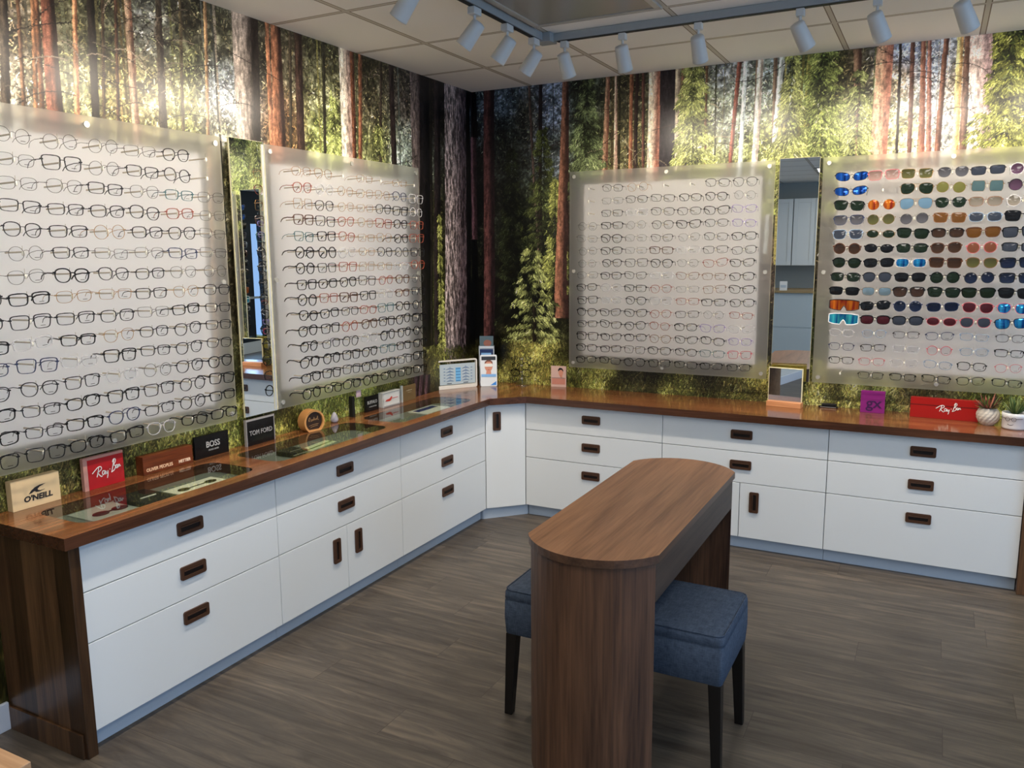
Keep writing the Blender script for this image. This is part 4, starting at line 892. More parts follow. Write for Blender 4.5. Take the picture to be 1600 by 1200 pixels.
SUN = [[('k', 'deep', 'sport'), ('P', 'pink', 'square'), ('G', 'olive', 'square'), ('m', 'grey', 'panto'), ('k', 'slate', 'rect'), ('c', 'purple', 'round')],
 [('k', 'deep', 'sport'), None, ('G', 'green', 'avi'), ('G', 'lime', 'round'), ('G', 'teal', 'hex'), ('k', 'purple', 'round')],
 [('K', 'green', 'way'), ('G', 'fire', 'round'), ('G', 'sky', 'avi'), ('k', 'green', 'panto'), ('b', 'haze', 'soft'), ('c', 'haze', 'round')],
 [('n', 'grey', 'way'), ('G', 'olive', 'round'), ('m', 'grey', 'round'), ('b', 'amber', 'square'), ('u', 'slate', 'soft'), ('K', 'black', 'square')],
 [('u', 'slate', 'way'), ('G', 'green', 'oval'), ('K', 'green', 'way'), ('K', 'brown', 'soft'), ('w', 'amber', 'way'), ('K', 'slate', 'square')],
 [('w', 'brown', 'round'), ('K', 'black', 'oval'), ('K', 'green', 'soft'), ('w', 'brown', 'panto'), ('P', 'orange', 'round'), ('K', 'slate', 'rect')],
 [('K', 'green', 'panto'), ('K', 'black', 'soft'), ('c', 'blue', 'soft'), ('w', 'brown', 'square'), ('b', 'olive', 'panto'), ('K', 'navy', 'square')],
 [('K', 'green', 'soft'), ('k', 'slate', 'panto'), ('K', 'black', 'soft'), ('K', 'green', 'round'), ('k', 'navy', 'round'), ('K', 'navy', 'square')],
 [('K', 'black', 'rect'), ('G', 'silver', 'soft'), ('K', 'brown', 'way'), ('K', 'green', 'way'), ('K', 'green', 'way'), ('K', 'black', 'way')],
 [('k', 'fire', 'shield'), ('K', 'black', 'soft'), ('n', 'navy', 'round'), ('n', 'navy', 'soft'), ('P', 'maroon', 'panto'), ('P', 'blue', 'panto')],
 [('W', 'cyan', 'shield'), ('K', 'maroon', 'soft'), ('K', 'slate', 'soft'), ('P', 'maroon', 'oval'), ('P', 'slate', 'panto'), ('k', 'blue', 'way')],
 [('c', 'clear', 'soft'), ('u', 'clear', 'panto'), ('k', 'clear', 'rect'), ('n', 'clear', 'soft'), ('u', 'clear', 'rect'), ('k', 'clear', 'soft')],
 [('n', 'clear', 'soft'), ('K', 'clear', 'rect'), ('c', 'clear', 'rect'), ('R', 'clear', 'round'), ('u', 'clear', 'soft'), ('K', 'clear', 'rect')],
 [('K', 'clear', 'rect'), ('P', 'clear', 'soft'), ('c', 'clear', 'soft'), ('u', 'clear', 'soft'), ('K', 'clear', 'soft'), ('P', 'clear', 'panto')],
 [None, ('k', 'clear', 'rect'), ('K', 'clear', 'rect'), ('K', 'clear', 'rect'), ('K', 'clear', 'soft'), ('K', 'clear', 'rect')]]
for r_ in range(15):
    for c_ in range(6):
        z = ROWZ(r_); u = COLS[4][c_]
        o = bpy.data.objects.new('display_peg', PEG); COL.objects.link(o); o.parent = P[4]; o.location = (u-P[4].location.x, -.062, z-PZ)
        sp = SUN[r_][c_]
        if sp is None: continue
        fr_, ln_, kd = sp; key = make_glasses(kd, fr_, ln_, ln_ == 'clear')
        if ln_ == 'clear': lab = '%s %s spectacles, %s row, %s from left, %s' % (FR[fr_][0], SHN[kd], ORD[r_], CORD[c_], PN[4])
        else: lab = '%s %s sunglasses, %s lenses, %s row, %s column, %s' % (FR[fr_][0], SHN[kd], LN[ln_][0], ORD[r_], CORD[c_], PN[4])
        place_glasses(key, (u+rnd.uniform(-.003, .003), FY, z), 0, lab, ('clear spectacles' if ln_ == 'clear' else 'sunglasses')+' on the far right panel', rnd.gauss(0, .03), rnd.gauss(.02, .05), 1.09 if ln_ != 'clear' else rnd.uniform(.9, .98))

# ------------------------------------------------------------------ mirrors
def wall_mirror(loc, rz, W_, H_, yoff, label):
    t = empty('wall_mirror', loc, rz, label, 'mirror', 'tall narrow mirrors between the display panels')
    obj('mirror_sheet', MB().box(.0015, -yoff, .0015, W_-.0015, -yoff+.003, H_-.0015), MIRROR, t)
    obj('mirror_backing', MB().box(0, -yoff+.0032, 0, W_, -yoff+.009, H_).box(.03, -yoff+.009, .03, .05, -.003, .05).box(W_-.05, -yoff+.009, .03, W_-.03, -.003, .05).box(.03, -yoff+.009, H_-.05, .05, -.003, H_-.03).box(W_-.05, -yoff+.009, H_-.05, W_-.03, -.003, H_-.03), PALEEDGE, t)
wall_mirror((0, -2.133, .892), math.pi/2, .202, 1.212, .05, 'tall narrow mirror on the left wall between the two eyewear panels')
wall_mirror((1.946, -.003, .892), math.radians(1.6), .207, 1.212, .04, 'tall narrow mirror on the back wall between the two eyewear panels')
t = empty('counter_mirror', (2.040, -.105, CT1), math.radians(-6), 'small square standing mirror on a pale wooden base, on the worktop', 'mirror')
obj('base', MB().box(-.093, -.03, 0, .093, .03, .028), LIGHTW, t, bevel=.001)
obj('mirror_sheet', MB().box(-.088, -.006, .0285, .088, -.003, .212), MIRROR, t)
obj('rim', MB().box(-.093, -.0025, .0285, .093, .004, .216), EDGE, t)
obj('rear_pane', MB().box(-.093, .018, .0285, .093, .022, .228).box(-.093, .014, .224, .093, .018, .228), glassy('yellowish_acrylic', (.85, .82, .6, 1), .2), t)

# ------------------------------------------------------------------ things on the worktop, left run
def sign(name, y0, y1, h, depth, m, label, xf=.035, rzj=0.0, cat='sign', bevel=.001):
    """a block whose face looks out from the left wall; local x runs along the wall, front at y = 0"""
    t = empty(name, (xf, (y0+y1)/2, CT1), math.pi/2+rzj, label, cat)
    w_ = y1-y0; obj('block', MB().box(-w_/2, 0, 0, w_/2, depth, h), m, t, bevel=bevel)
    return t, w_
def letters(parent, s, size, x, z, m, y=0, name='lettering', **kw):
    q = text_mb(s, size, **kw); q.xf(Matrix.Translation((x, y-.0009, z))); return obj(name, q, m, parent)
def stroke(pts, w_, h_, x, z, r, tiltz=0.0, y=0):
    m = MB()
    for s_ in pts:
        P_ = [(x+a*w_, y-.0012, z+b*h_+tiltz*a*w_) for a, b in s_]
        # smooth the hand-drawn stroke
        Q = []
        for i in range(len(P_)-1):
            p0 = P_[max(i-1, 0)]; p1 = P_[i]; p2 = P_[i+1]; p3 = P_[min(i+2, len(P_)-1)]
            for k in range(4):
                t_ = k/4
                Q.append(tuple(.5*((2*p1[j])+(-p0[j]+p2[j])*t_+(2*p0[j]-5*p1[j]+4*p2[j]-p3[j])*t_**2+(-p0[j]+3*p1[j]-3*p2[j]+p3[j])*t_**3) for j in range(3)))
        Q.append(P_[-1]); m.tube(Q, r, 6)
    m.v = [(a, y-.0012+(b-(y-.0012))*.25, c) for a, b, c in m.v]
    return m
SCRIPT = [[(.0, .48), (.10, .62), (.22, .76), (.31, .74), (.32, .62), (.24, .52), (.17, .46)], [(.235, .76), (.20, .50), (.15, .24)], [(.19, .46), (.25, .30), (.30, .22), (.34, .25)],
 [(.43, .48), (.37, .50), (.34, .40), (.36, .30), (.40, .32), (.44, .48)], [(.44, .50), (.435, .34), (.46, .28)], [(.47, .46), (.475, .34), (.51, .32), (.54, .46)], [(.54, .46), (.53, .26), (.50, .06)], [(.60, .50), (.625, .51)],
 [(.78, .98), (.74, .72), (.68, .38), (.66, .30)], [(.72, .84), (.77, 1.0), (.83, .96), (.81, .80), (.73, .66), (.80, .64), (.81, .52), (.75, .38), (.66, .32)],
 [(.895, .62), (.85, .64), (.83, .54), (.86, .46), (.895, .60)], [(.90, .64), (.895, .46)], [(.92, .62), (.92, .50)], [(.92, .57), (.95, .64), (.965, .58), (.965, .52), (1.0, .56)]]

t, w_ = sign('sign_block', -3.175, -3.005, .104, .03, CREAM, 'cream sign block with dark surf wave logo, at the near end of the worktop', .04)
letters(t, "O'NEILL", .0265, .004, .032, INK, font_bold=.0009, sx=1.08, shear=.12)
wv = MB()
o_ = [(-.036, .052), (-.026, .064), (-.010, .075), (.010, .081), (.034, .082), (.022, .078), (.008, .073), (.0, .066), (.002, .060), (.012, .057), (.030, .058), (.010, .053), (-.006, .054), (-.012, .060), (-.018, .058), (-.024, .054)]
wv.plate([(x*.86+.004, .006+z*.82) for x, z in o_], -.0014, -.0002); obj('wave_logo', wv, INK, t)

t, w_ = sign('sign_block', -2.893, -2.745, .112, .014, RED, 'red sign with white script in a clear acrylic holder, beside the cream block', .036)
obj('acrylic_edge', MB().box(-w_/2-.017, 0, 0, -w_/2-.0005, .016, .122).box(-w_/2, -.0, .1125, w_/2, .016, .122), mat('pinkish_acrylic_edge', rgb(190, 140, 130), .15), t)
obj('script_lettering', stroke(SCRIPT, .118, .070, -.058, .026, .0019, .0), mat('white_script', rgb(228, 226, 224), .4), t)

t, w_ = sign('sign_block', -2.668, -2.428, .074, .042, BLOCKW, 'long dark red wooden block with pale lettering along its lower edge', .045)
letters(t, 'OLIVER PEOPLES', .0185, -.045, .018, mat('pale_lettering', rgb(228, 190, 156), .5), sx=.92, font_bold=.0004)
letters(t, 'METTIER', .0175, .076, .018, mat('paler_lettering', rgb(234, 204, 178), .5), font_bold=.0006, sx=.88, name='bold_lettering')

t, w_ = sign('sign_block', -2.408, -2.225, .098, .012, BLACK, 'black sign with white serif lettering, between the wooden block and the narrow mirror', .036)
letters(t, 'BOSS', .036, .004, .054, SILVERI, font_bold=.0005, sx=.92)
letters(t, 'HUGO BOSS', .009, .006, .030, SILVERI, sx=1.1, name='small_lettering')

t, w_ = sign('sign_block', -2.128, -1.962, .112, .012, BLACK, 'black sign with grey capital lettering in an acrylic holder, below the left mirror', .05)
letters(t, 'TOM FORD', .030, .0, .056, mat('grey_lettering', rgb(150, 148, 148), .4), sx=.92, font_bold=.0003)
obj('acrylic_holder', MB().box(-w_/2-.005, .0, .0, -w_/2-.0005, .014, .122).box(w_/2+.0005, 0, 0, w_/2+.005, .014, .122).box(-w_/2, 0, .1125, w_/2, .014, .120), mat('greyish_acrylic_edge', rgb(150, 146, 146), .12), t)

# round wooden sign, flat at the foot
t = empty('round_sign', (.075, -1.735, CT1), math.pi/2+math.radians(-14), 'round bamboo drum sign with dark face and gold script on the left worktop', 'sign')
def drum(r, cut, z0):
    pts = []
    a0 = math.asin(cut/r)
    for k in range(41):
        a = -math.pi/2+a0c+(2*math.pi-2*a0c)*k/40; pts.append((r*math.cos(a), z0+r*math.sin(a)))
    return pts
R_, CUT = .058, .034; a0c = math.asin(CUT/R_); zc = R_*math.cos(a0c)
outr = drum(R_, CUT, zc); inr = [(x*.84, zc+(z-zc)*.84) for x, z in outr]
m = MB(); n = len(outr)
vs = [(x, -.028, z) for x, z in outr]+[(x, -.028, z) for x, z in inr]+[(x, .03, z) for x, z in outr]+[(x, -.018, z) for x, z in inr]
m.add(vs, [(k, (k+1) % n, n+(k+1) % n, n+k) for k in range(n)]+[(n+k, n+(k+1) % n, 3*n+(k+1) % n, 3*n+k) for k in range(n)])
m.add(vs, [((k+1) % n, k, 2*n+k, 2*n+(k+1) % n) for k in range(n)], 0, False); m.add(vs, [tuple(range(3*n-1, 2*n-1, -1))])
obj('drum', m, BAMBOO, t)
obj('dark_face', MB().plate([(x*.99, zc+(z-zc)*.99) for x, z in inr], -.0178, -.012), mat('dark_brown_face', rgb(46, 28, 18), .5), t)
GOLDL = mat('gold_script', rgb(170, 130, 86), .4)
sc = [[(.05, .2), (.1, .7), (.2, .8), (.16, .5), (.08, .45), (.2, .15)], [(.24, .4), (.3, .5), (.28, .25), (.35, .2), (.38, .5), (.4, .25), (.46, .5), (.5, .2), (.55, .8), (.58, .25), (.64, .5), (.68, .22), (.75, .55), (.78, .2), (.86, .9), (.88, .2), (.96, .3)]]
obj('script_lettering', stroke(sc, .066, .030, -.033, zc-.004, .0011, .05, y=-.0178), GOLDL, t)
obj('underline', stroke([[(.0, .0), (.4, .15), (1, .2)], [(.15, -.25), (.5, -.1), (.9, -.05)]], .056, .03, -.028, zc-.02, .0009, 0, y=-.0178), GOLDL, t)

CRYST = mat('milky_crystal', rgb(172, 168, 178), .12, spec=.7)
tag(obj('crystal_egg', MB().lathe([(.0, 0), (.014, .0005), (.021, .010), (.021, .020), (.016, .034), (.010, .046), (.004, .053), (0, .055)], 16), CRYST, loc=(.05, -1.535, CT1)), 'small milky white egg-shaped ornament on the left worktop, right of the round sign', 'ornament')

# clear acrylic stand with a black back strip
t = empty('acrylic_stand', (.05, -1.345, CT1), math.pi/2, 'tall clear acrylic stand with pink top and black edge, left of a small black sign', 'stand')
obj('black_edge', MB().box(-.046, -.004, 0, -.026, .02, .110), BLACKM, t)
obj('clear_sheet', MB().box(-.0255, 0, 0, .045, .004, .135).box(.045, 0, 0, .049, .02, .135).box(-.0255, 0, 0, -.0215, .02, .135), CLEAR, t)
obj('pink_top', MB().box(-.008, -.003, .100, .03, -.0005, .138), mat('pale_pink_card', rgb(196, 170, 180), .4), t)
obj('hanging_spectacles_rail', MB().tube([(-.015, -.003, .092), (.035, -.003, .092)], .0015, 6), BLACKM, t)

t, w_ = sign('sign_block', -1.262, -1.145, .086, .012, BLACK, 'small black sign with thin white capitals between the acrylic stand and white box', .04)
letters(t, 'BUFFALO', .026, .0, .050, SILVERI, sx=.80)
letters(t, 'DAVID BITTON', .0085, .004, .026, SILVERI, sx=1.1, name='small_lettering')

t, w_ = sign('sign_block', -1.112, -.950, .085, .034, mat('white_box_sign', rgb(208, 208, 204), .5), 'white box sign with thin red logo beside the small black sign', .045)
obj('face_frame', MB().box(-w_/2+.004, -.0012, .004, w_/2-.004, -.0002, .007).box(-w_/2+.004, -.0012, .078, w_/2-.004, -.0002, .081).box(-w_/2+.004, -.0012, .007, -w_/2+.007, -.0002, .078).box(w_/2-.007, -.0012, .007, w_/2-.004, -.0002, .078), mat('grey_face_frame', rgb(160, 160, 158), .5), t)
REDL = mat('red_logo', rgb(196, 60, 50), .5)
obj('logo', MB().plate([(-.06, .034), (-.02, .030), (-.004, .036), (.0, .044), (-.012, .050), (-.02, .045), (-.05, .042)], -.0014, -.0002).box(.004, -.0014, .042, .06, -.0002, .0445).plate([(-.008, .046), (.0, .043), (.006, .05), (.0, .056), (-.008, .053)], -.0016, -.0003), REDL, t)

t, w_ = sign('sign_block', -.912, -.782, .092, .01, mat('bronze_card', rgb(126, 104, 70), .35, .3), 'bronze-brown sign card with tiny pale lettering, right of the white box', .04)
obj('faint_print', MB().box(-.028, -.001, .060, -.018, -.0002, .064).box(-.014, -.001, .060, .002, -.0002, .066).box(.006, -.001, .060, .026, -.0002, .064).box(-.018, -.001, .050, .018, -.0002, .0515), mat('faint_lettering', rgb(176, 160, 128), .5), t)
obj('holder_edge', MB().box(-w_/2-.012, 0, 0, -w_/2-.0005, .012, .098), mat('pale_grey_edge', rgb(176, 182, 180), .2), t)

# tabletop chart in a white frame
pL = at(683, 610, 2, CT1); pR = at(746, 604, 2, CT1)
ang = math.atan2(pR[1]-pL[1], pR[0]-pL[0]); wd = math.hypot(pR[0]-pL[0], pR[1]-pL[1])
t = empty('chart_stand', ((pL[0]+pR[0])/2, (pL[1]+pR[1])/2, CT1), ang, 'white-framed clear card stand with rows of blue curved strips, in the corner', 'card stand')
hf = .185; wh = wd/2; WF = mat('white_frame_plastic', rgb(220, 216, 206), .35)
fm = MB(); o_ = rrect(-wh, 0, wh, hf, .012); i_ = rrect(-wh+.009, .024, wh-.009, hf-.009, .006); n = len(o_)
vs = [(a, 0, b) for a, b in o_]+[(a, 0, b) for a, b in i_]+[(a, .02, b) for a, b in o_]+[(a, .02, b) for a, b in i_]
fm.add(vs, [(k, (k+1) % n, n+(k+1) % n, n+k) for k in range(n)]+[(2*n+(k+1) % n, 2*n+k, 3*n+k, 3*n+(k+1) % n) for k in range(n)]+[((k+1) % n, k, 2*n+k, 2*n+(k+1) % n) for k in range(n)]+[(n+k, n+(k+1) % n, 3*n+(k+1) % n, 3*n+k) for k in range(n)])
fr = obj('frame', fm, WF, t, bevel=.001)
obj('chart', MB().box(-wh+.012, .006, .028, wh-.012, .009, hf-.026), mat('pale_chart_card', rgb(176, 190, 196), .5), t)
BL = mat('blue_marks', rgb(44, 92, 150), .5); BL2 = mat('light_blue_column', rgb(112, 178, 222), .5)
m = MB(); m2 = MB()
for k in range(5):
    z = .128-.0195*k
    for sx, wl_, rr in ((-.048, .052, .005), (.062, .050, .007)):
        pts_ = [(sx-wl_/2+wl_*j/10, .0045, z+rr*math.sin(math.pi*j/10)-.002) for j in range(11)]
        m.tube(pts_, [.0006+.0014*math.sin(math.pi*j/10) for j in range(11)], 5)
    m.box(-.006, .004, z-.0015, .024, .0058, z+.0015)
    m.box(-.052, .0045, z+.010, -.044, .0058, z+.012); m.box(.058, .0045, z+.012, .066, .0058, z+.014)
    m.box(-.092, .0045, z+.002, -.082, .0058, z+.005); m.box(.098, .0045, z+.001, .108, .0058, z+.004)
obj('blue_strips', m, BL, t); m2.box(-.009, .005, .045, .027, .0059, .134); obj('blue_column', m2, BL2, t)
obj('caption', MB().box(-.07, .0045, .033, -.038, .0058, .037).box(.045, .0045, .033, .078, .0058, .037), INK, t)
obj('rear_foot', MB().box(-wh+.02, .021, 0, wh-.02, .075, .004), WF, t)

# brochure holders in the corner
pL = at(751, 604, 2, CT1); pR = at(777, 603.5, 2, CT1); ang = math.atan2(pR[1]-pL[1], pR[0]-pL[0]); wd = math.hypot(pR[0]-pL[0], pR[1]-pL[1])
t = empty('brochure_holder', ((pL[0]+pR[0])/2, (pL[1]+pR[1])/2, CT1), ang, 'white leaflet holder showing a person in a white eye mask, front of the corner pair', 'leaflet holder')
wh = wd/2; lean = Matrix.Rotation(math.radians(-8), 4, 'X')
bd = MB().plate(rrect(-wh, .001, wh, .205, .008), 0, .022); bd.xf(lean); bd.v = [(x, y, max(z, 0)) for x, y, z in bd.v]; obj('holder', bd, mat('white_leaflet_holder', rgb(222, 226, 230), .3), t)
SKIN = mat('printed_skin', rgb(206, 142, 118), .6); DKB = mat('dark_band', rgb(34, 40, 50), .5); LBL = mat('light_blue_print', rgb(128, 176, 226), .5); VBL = mat('strong_blue_print', rgb(50, 130, 214), .5)
def ell(cx, cz, rx, rz, n=20, y0=-.0012, y1=-.0004):
    return MB().plate([(cx+rx*math.cos(2*math.pi*k/n), cz+rz*math.sin(2*math.pi*k/n)) for k in range(n)], y0, y1)
def pr(name, mb, m_): 
    mb.xf(lean); return obj(name, mb, m_, t)
pr('printed_heading', MB().box(-wh+.008, -.001, .170, wh-.008, -.0002, .194), DKB)
f_ = ell(0, .132, .026, .036); f_.join(MB().plate([(-.014, .104), (.014, .104), (.017, .074), (-.018, .074)], -.0013, -.0003)); pr('printed_face', f_, SKIN)
pr('printed_hair', MB().plate([(-.027, .140), (-.024, .160), (-.010, .1705), (.012, .1705), (.025, .160), (.027, .140), (.021, .150), (.012, .160), (-.010, .160), (-.020, .150)], -.002, -.0013), mat('printed_brown_hair', rgb(120, 74, 60), .6))
pr('printed_mouth', MB().plate([(-.009, .108), (0, .105), (.009, .108), (0, .110)], -.002, -.0014), mat('printed_lips', rgb(170, 84, 80), .6))
pr('printed_eye_mask', MB().plate(rrect(-.028, .128, .026, .148, .008), -.0022, -.0014), PAPER)
pr('printed_band', MB().box(-wh+.006, -.0026, .062, wh-.006, -.0016, .080), LBL)
pr('printed_corner', MB().plate([(.01, .008), (wh-.006, .008), (wh-.006, .034)], -.0014, -.0004), VBL)
pL = at(744, 603, 2, CT1)
t = empty('brochure_holder', (.145, -.105, CT1), math.radians(25), 'taller clear leaflet holder with dark blue brochures, behind the eye-mask leaflets', 'leaflet holder')
obj('holder', MB().box(-.046, 0, 0, .046, .03, .235).box(-.05, -.008, 0, -.046, .034, .25).box(.046, -.008, 0, .05, .034, .25).box(-.05, -.008, .235, .05, -.004, .25), mat('pale_leaflet_holder', rgb(196, 204, 214), .25), t)
obj('front_brochure', MB().box(-.044, -.003, .02, .044, -.0005, .228), mat('navy_brochure', rgb(34, 52, 96), .4), t)
obj('brochure_title', MB().box(-.035, -.0045, .188, .03, -.0035, .205), LBL, t)
obj('rear_brochure', MB().box(-.045, .008, .2355, .045, .012, .315), mat('grey_blue_photo', rgb(78, 98, 108), .5), t)
obj('printed_hair', ell(.006, .268, .026, .022, y0=.0066, y1=.0076), mat('printed_auburn', rgb(140, 92, 80), .6), t)

# clear tower with spectacles on three tiers
q = at(816, 602, 2, CT1)
t = empty('spectacle_tower', (q[0], q[1], CT1), 0, 'clear acrylic tower stand with round foot on the corner worktop', 'stand')
CLEAR2 = glassy('bright_clear_acrylic', (.9, .92, .92, 1), .55, .05)
obj('foot', MB().lathe([(.0, 0), (.047, 0), (.048, .004), (.044, .008), (0, .009)], 28), CLEAR2, t)
obj('post', MB().tube([(0, 0, .0085), (0, 0, .20)], .005, 10), CLEAR2, t)
for k_ in range(4):
    obj('nose_rest', MB().lathe([(0, -.006), (.006, -.004), (.008, 0), (.006, .005), (0, .007)], 10, (0, -.006, .045+.043*k_)), NOSE, t)
for i_, (kk, fr_, rz_) in enumerate((('soft', 'm', .5), ('soft', 'K', .30), ('round', 'K', .15), ('rect', 'k', .1))):
    z_ = .042+.043*i_; key = make_glasses(kk, fr_, 'clear', False)
    place_glasses(key, (q[0], q[1]-.020, CT1+z_), .10*(i_-1), '%s spectacles on the clear corner tower, %s tier' % (FR[fr_][0], ['lowest', 'second lowest', 'second highest', 'top'][i_]), 'spectacles on the clear tower', 0, 0, 1.12 if i_ < 2 else 1.0)

# small picture leaflet
pL = at(862, 603.5, 2, CT1); pR = at(885.5, 604.5, 2, CT1); ang = math.atan2(pR[1]-pL[1], pR[0]-pL[0]); wh = math.hypot(pR[0]-pL[0], pR[1]-pL[1])/2
t = empty('picture_card', ((pL[0]+pR[0])/2, (pL[1]+pR[1])/2-.01, CT1), ang, 'small pinkish picture card of a dark-haired smiling person, left of the back wall panel', 'picture card')
obj('card', MB().box(-wh, 0, 0, wh, .006, .135), mat('pink_beige_card', rgb(206, 172, 160), .5), t)
obj('printed_face', ell(.015, .093, .015, .024), SKIN, t); obj('printed_hair', MB().plate([(-.002, .10), (-.003, .112), (.006, .124), (.022, .122), (.031, .11), (.032, .098), (.027, .104), (.020, .112), (.008, .110)], -.0022, -.0013), INK, t)
obj('printed_neck', MB().plate([(.008, .074), (.024, .074), (.026, .060), (.012, .060)], -.0012, -.0004), SKIN, t)
obj('printed_lower_half', MB().box(-wh+.006, -.001, .016, wh-.006, -.0003, .054), mat('salmon_print', rgb(196, 130, 112), .5), t); obj('printed_line', MB().box(-wh+.004, -.001, .056, wh-.004, -.0003, .058), INK, t)

# ------------------------------------------------------------------ things on the worktop, right run
t = empty('spectacle_rest', (2.262, -.045, CT1), 0, 'small black spectacle rest lying on the worktop right of the standing mirror', 'rest')
obj('bar', MB().box(-.05, -.012, 0, .05, .012, .010), BLACK, t, bevel=.002); obj('upper_strip', MB().box(-.035, -.002, .0102, .04, .010, .024), BLACKM, t, bevel=.003)
obj('silver_line', MB().box(-.04, -.0135, .004, .04, -.0122, .006), STEEL, t)
t = empty('sign_block', (2.486, -.10, CT1), 0, 'square magenta sign with dark lower-case lettering', 'sign')
obj('block', MB().box(-.059, 0, 0, .059, .016, .118), MAGENTA, t, bevel=.001); letters(t, 'gx', .078, .006, .052, MAGD, font_bold=.001, sx=1.05)
t = empty('sign_block', (2.818, -.125, CT1), math.radians(-2), 'long bright red sign block with white script lettering, beside the potted plants', 'sign')
obj('block', MB().box(-.152, 0, 0, .156, .03, .105), RED2, t, bevel=.001); obj('groove', MB().box(-.152, -.0008, .066, .156, -.0002, .070), REDD, t)
obj('script_lettering', stroke(SCRIPT, .112, .062, -.034, .024, .0018), mat('white_script_right', rgb(232, 230, 228), .4), t)

POTW = mat('off_white_ceramic', rgb(196, 190, 180), .45)
qx, qy = 3.012, -.178
t = empty('potted_succulent', (qx, qy, CT1), 0, 'reddish green succulent in a textured off-white pot, left of the face pot', 'potted plant')
m = MB(); rows, n = 9, 28; vs = []
prof = [(.026, 0), (.034, .008), (.043, .020), (.049, .034), (.051, .048), (.049, .062), (.043, .074), (.037, .082), (.036, .084)]
for i_, (r_, z_) in enumerate(prof):
    for k in range(n):
        bump = .0022*((i_+k) % 2) if 0 < i_ < 7 else 0; a = 2*math.pi*k/n; vs.append(((r_+bump)*math.cos(a), (r_+bump)*math.sin(a), z_))
m.add(vs, [(i_*n+k, i_*n+(k+1) % n, (i_+1)*n+(k+1) % n, (i_+1)*n+k) for i_ in range(rows-1) for k in range(n)])
m.add(vs[:n], [tuple(range(n-1, -1, -1))]); m.lathe([(.035, .084), (.031, .076), (0, .074)], n, caps=False)
obj('pot', m, POTW, t)
def leafy(n, L0, L1, wd_, up0, up1, z0, flat=.35, seed=1, r0=.006, mi=1):
    r = random.Random(seed); m = MB()
    for k in range(n):
        a = r.uniform(0, 2*math.pi); up = r.uniform(up0, up1); Ln = r.uniform(L0, L1)
        d = Vector((math.cos(a)*math.cos(up), math.sin(a)*math.cos(up), math.sin(up))); s = Vector((-math.sin(a), math.cos(a), 0)); p0 = Vector((math.cos(a)*r0, math.sin(a)*r0, z0))
        cu = Vector((0, 0, r.uniform(.0, .25)*Ln)); nrm = d.cross(s)
        vs = []
        for f, w_ in ((0, .5), (.35, 1), (.7, .8), (1, .05)):
            c_ = p0+d*Ln*f+cu*f*f
            vs += [c_-s*wd_*w_, c_+nrm*wd_*w_*flat, c_+s*wd_*w_, c_-nrm*wd_*w_*flat*.6]
        fs = [(i*4+j, i*4+(j+1) % 4, (i+1)*4+(j+1) % 4, (i+1)*4+j) for i in range(3) for j in range(4)]
        m.add(vs, fs, k % mi, True)
    return m
SUC = [mat('succulent_red', rgb(150, 84, 66), .5), mat('succulent_green', rgb(104, 120, 62), .5), mat('succulent_dark', rgb(84, 62, 52), .5)]
obj('leaves', leafy(64, .042, .078, .0058, .15, 1.15, .080, seed=3, mi=3, r0=.012), SUC, t)
qx, qy = 3.122, -.222
t = empty('potted_succulent', (qx, qy, CT1), 0, 'green spiky succulent in a white pot with a drawn face and round spectacles', 'potted plant')
WC = mat('white_glazed_ceramic', rgb(222, 224, 226), .2, coat=.4)
obj('pot', MB().lathe([(.046, 0), (.052, .003), (.054, .010), (.0545, .055), (.0565, .057), (.0565, .078), (.054, .0795), (.052, .078), (.051, .064)], 36, caps=False).lathe([(0, .0005), (.046, .0005)], 36, caps=False), WC, t)
obj('soil', MB().lathe([(.051, .064), (0, .068)], 30, caps=False), mat('dark_soil', rgb(60, 48, 36), .9), t)
fm = MB(); th0 = math.atan2(-1, -.42)
def oncyl(u, z, R=.0562): a = th0+u/.055; return (R*math.cos(a), R*math.sin(a), z)
for s in (-1, 1): fm.tube([oncyl(s*.0135+.0095*math.cos(2*math.pi*k/18), .052+.0095*math.sin(2*math.pi*k/18)) for k in range(19)], .0008, 5)
fm.tube([oncyl(-.004, .053), oncyl(.004, .053)], .0008, 5); fm.tube([oncyl(.0235, .054, .0568), oncyl(.05, .056, .0575)], .0008, 5); fm.tube([oncyl(-.0235, .054, .0568), oncyl(-.05, .056, .0575)], .0008, 5)
fm.tube([oncyl(-.013+.026*k/8, .028-.005*math.sin(math.pi*k/8), .0547) for k in range(9)], .0009, 5)
for s in (-1, 1): fm.tube([oncyl(s*.0135-.003, .051, .0553), oncyl(s*.0135+.003, .051, .0553)], .0008, 5)
obj('drawn_face', fm, INK, t)
obj('leaves', leafy(60, .05, .085, .0046, .45, 1.4, .070, seed=5, mi=2, r0=.010), [mat('agave_green', rgb(70, 96, 52), .45), mat('agave_pale', rgb(122, 136, 82), .5)], t)

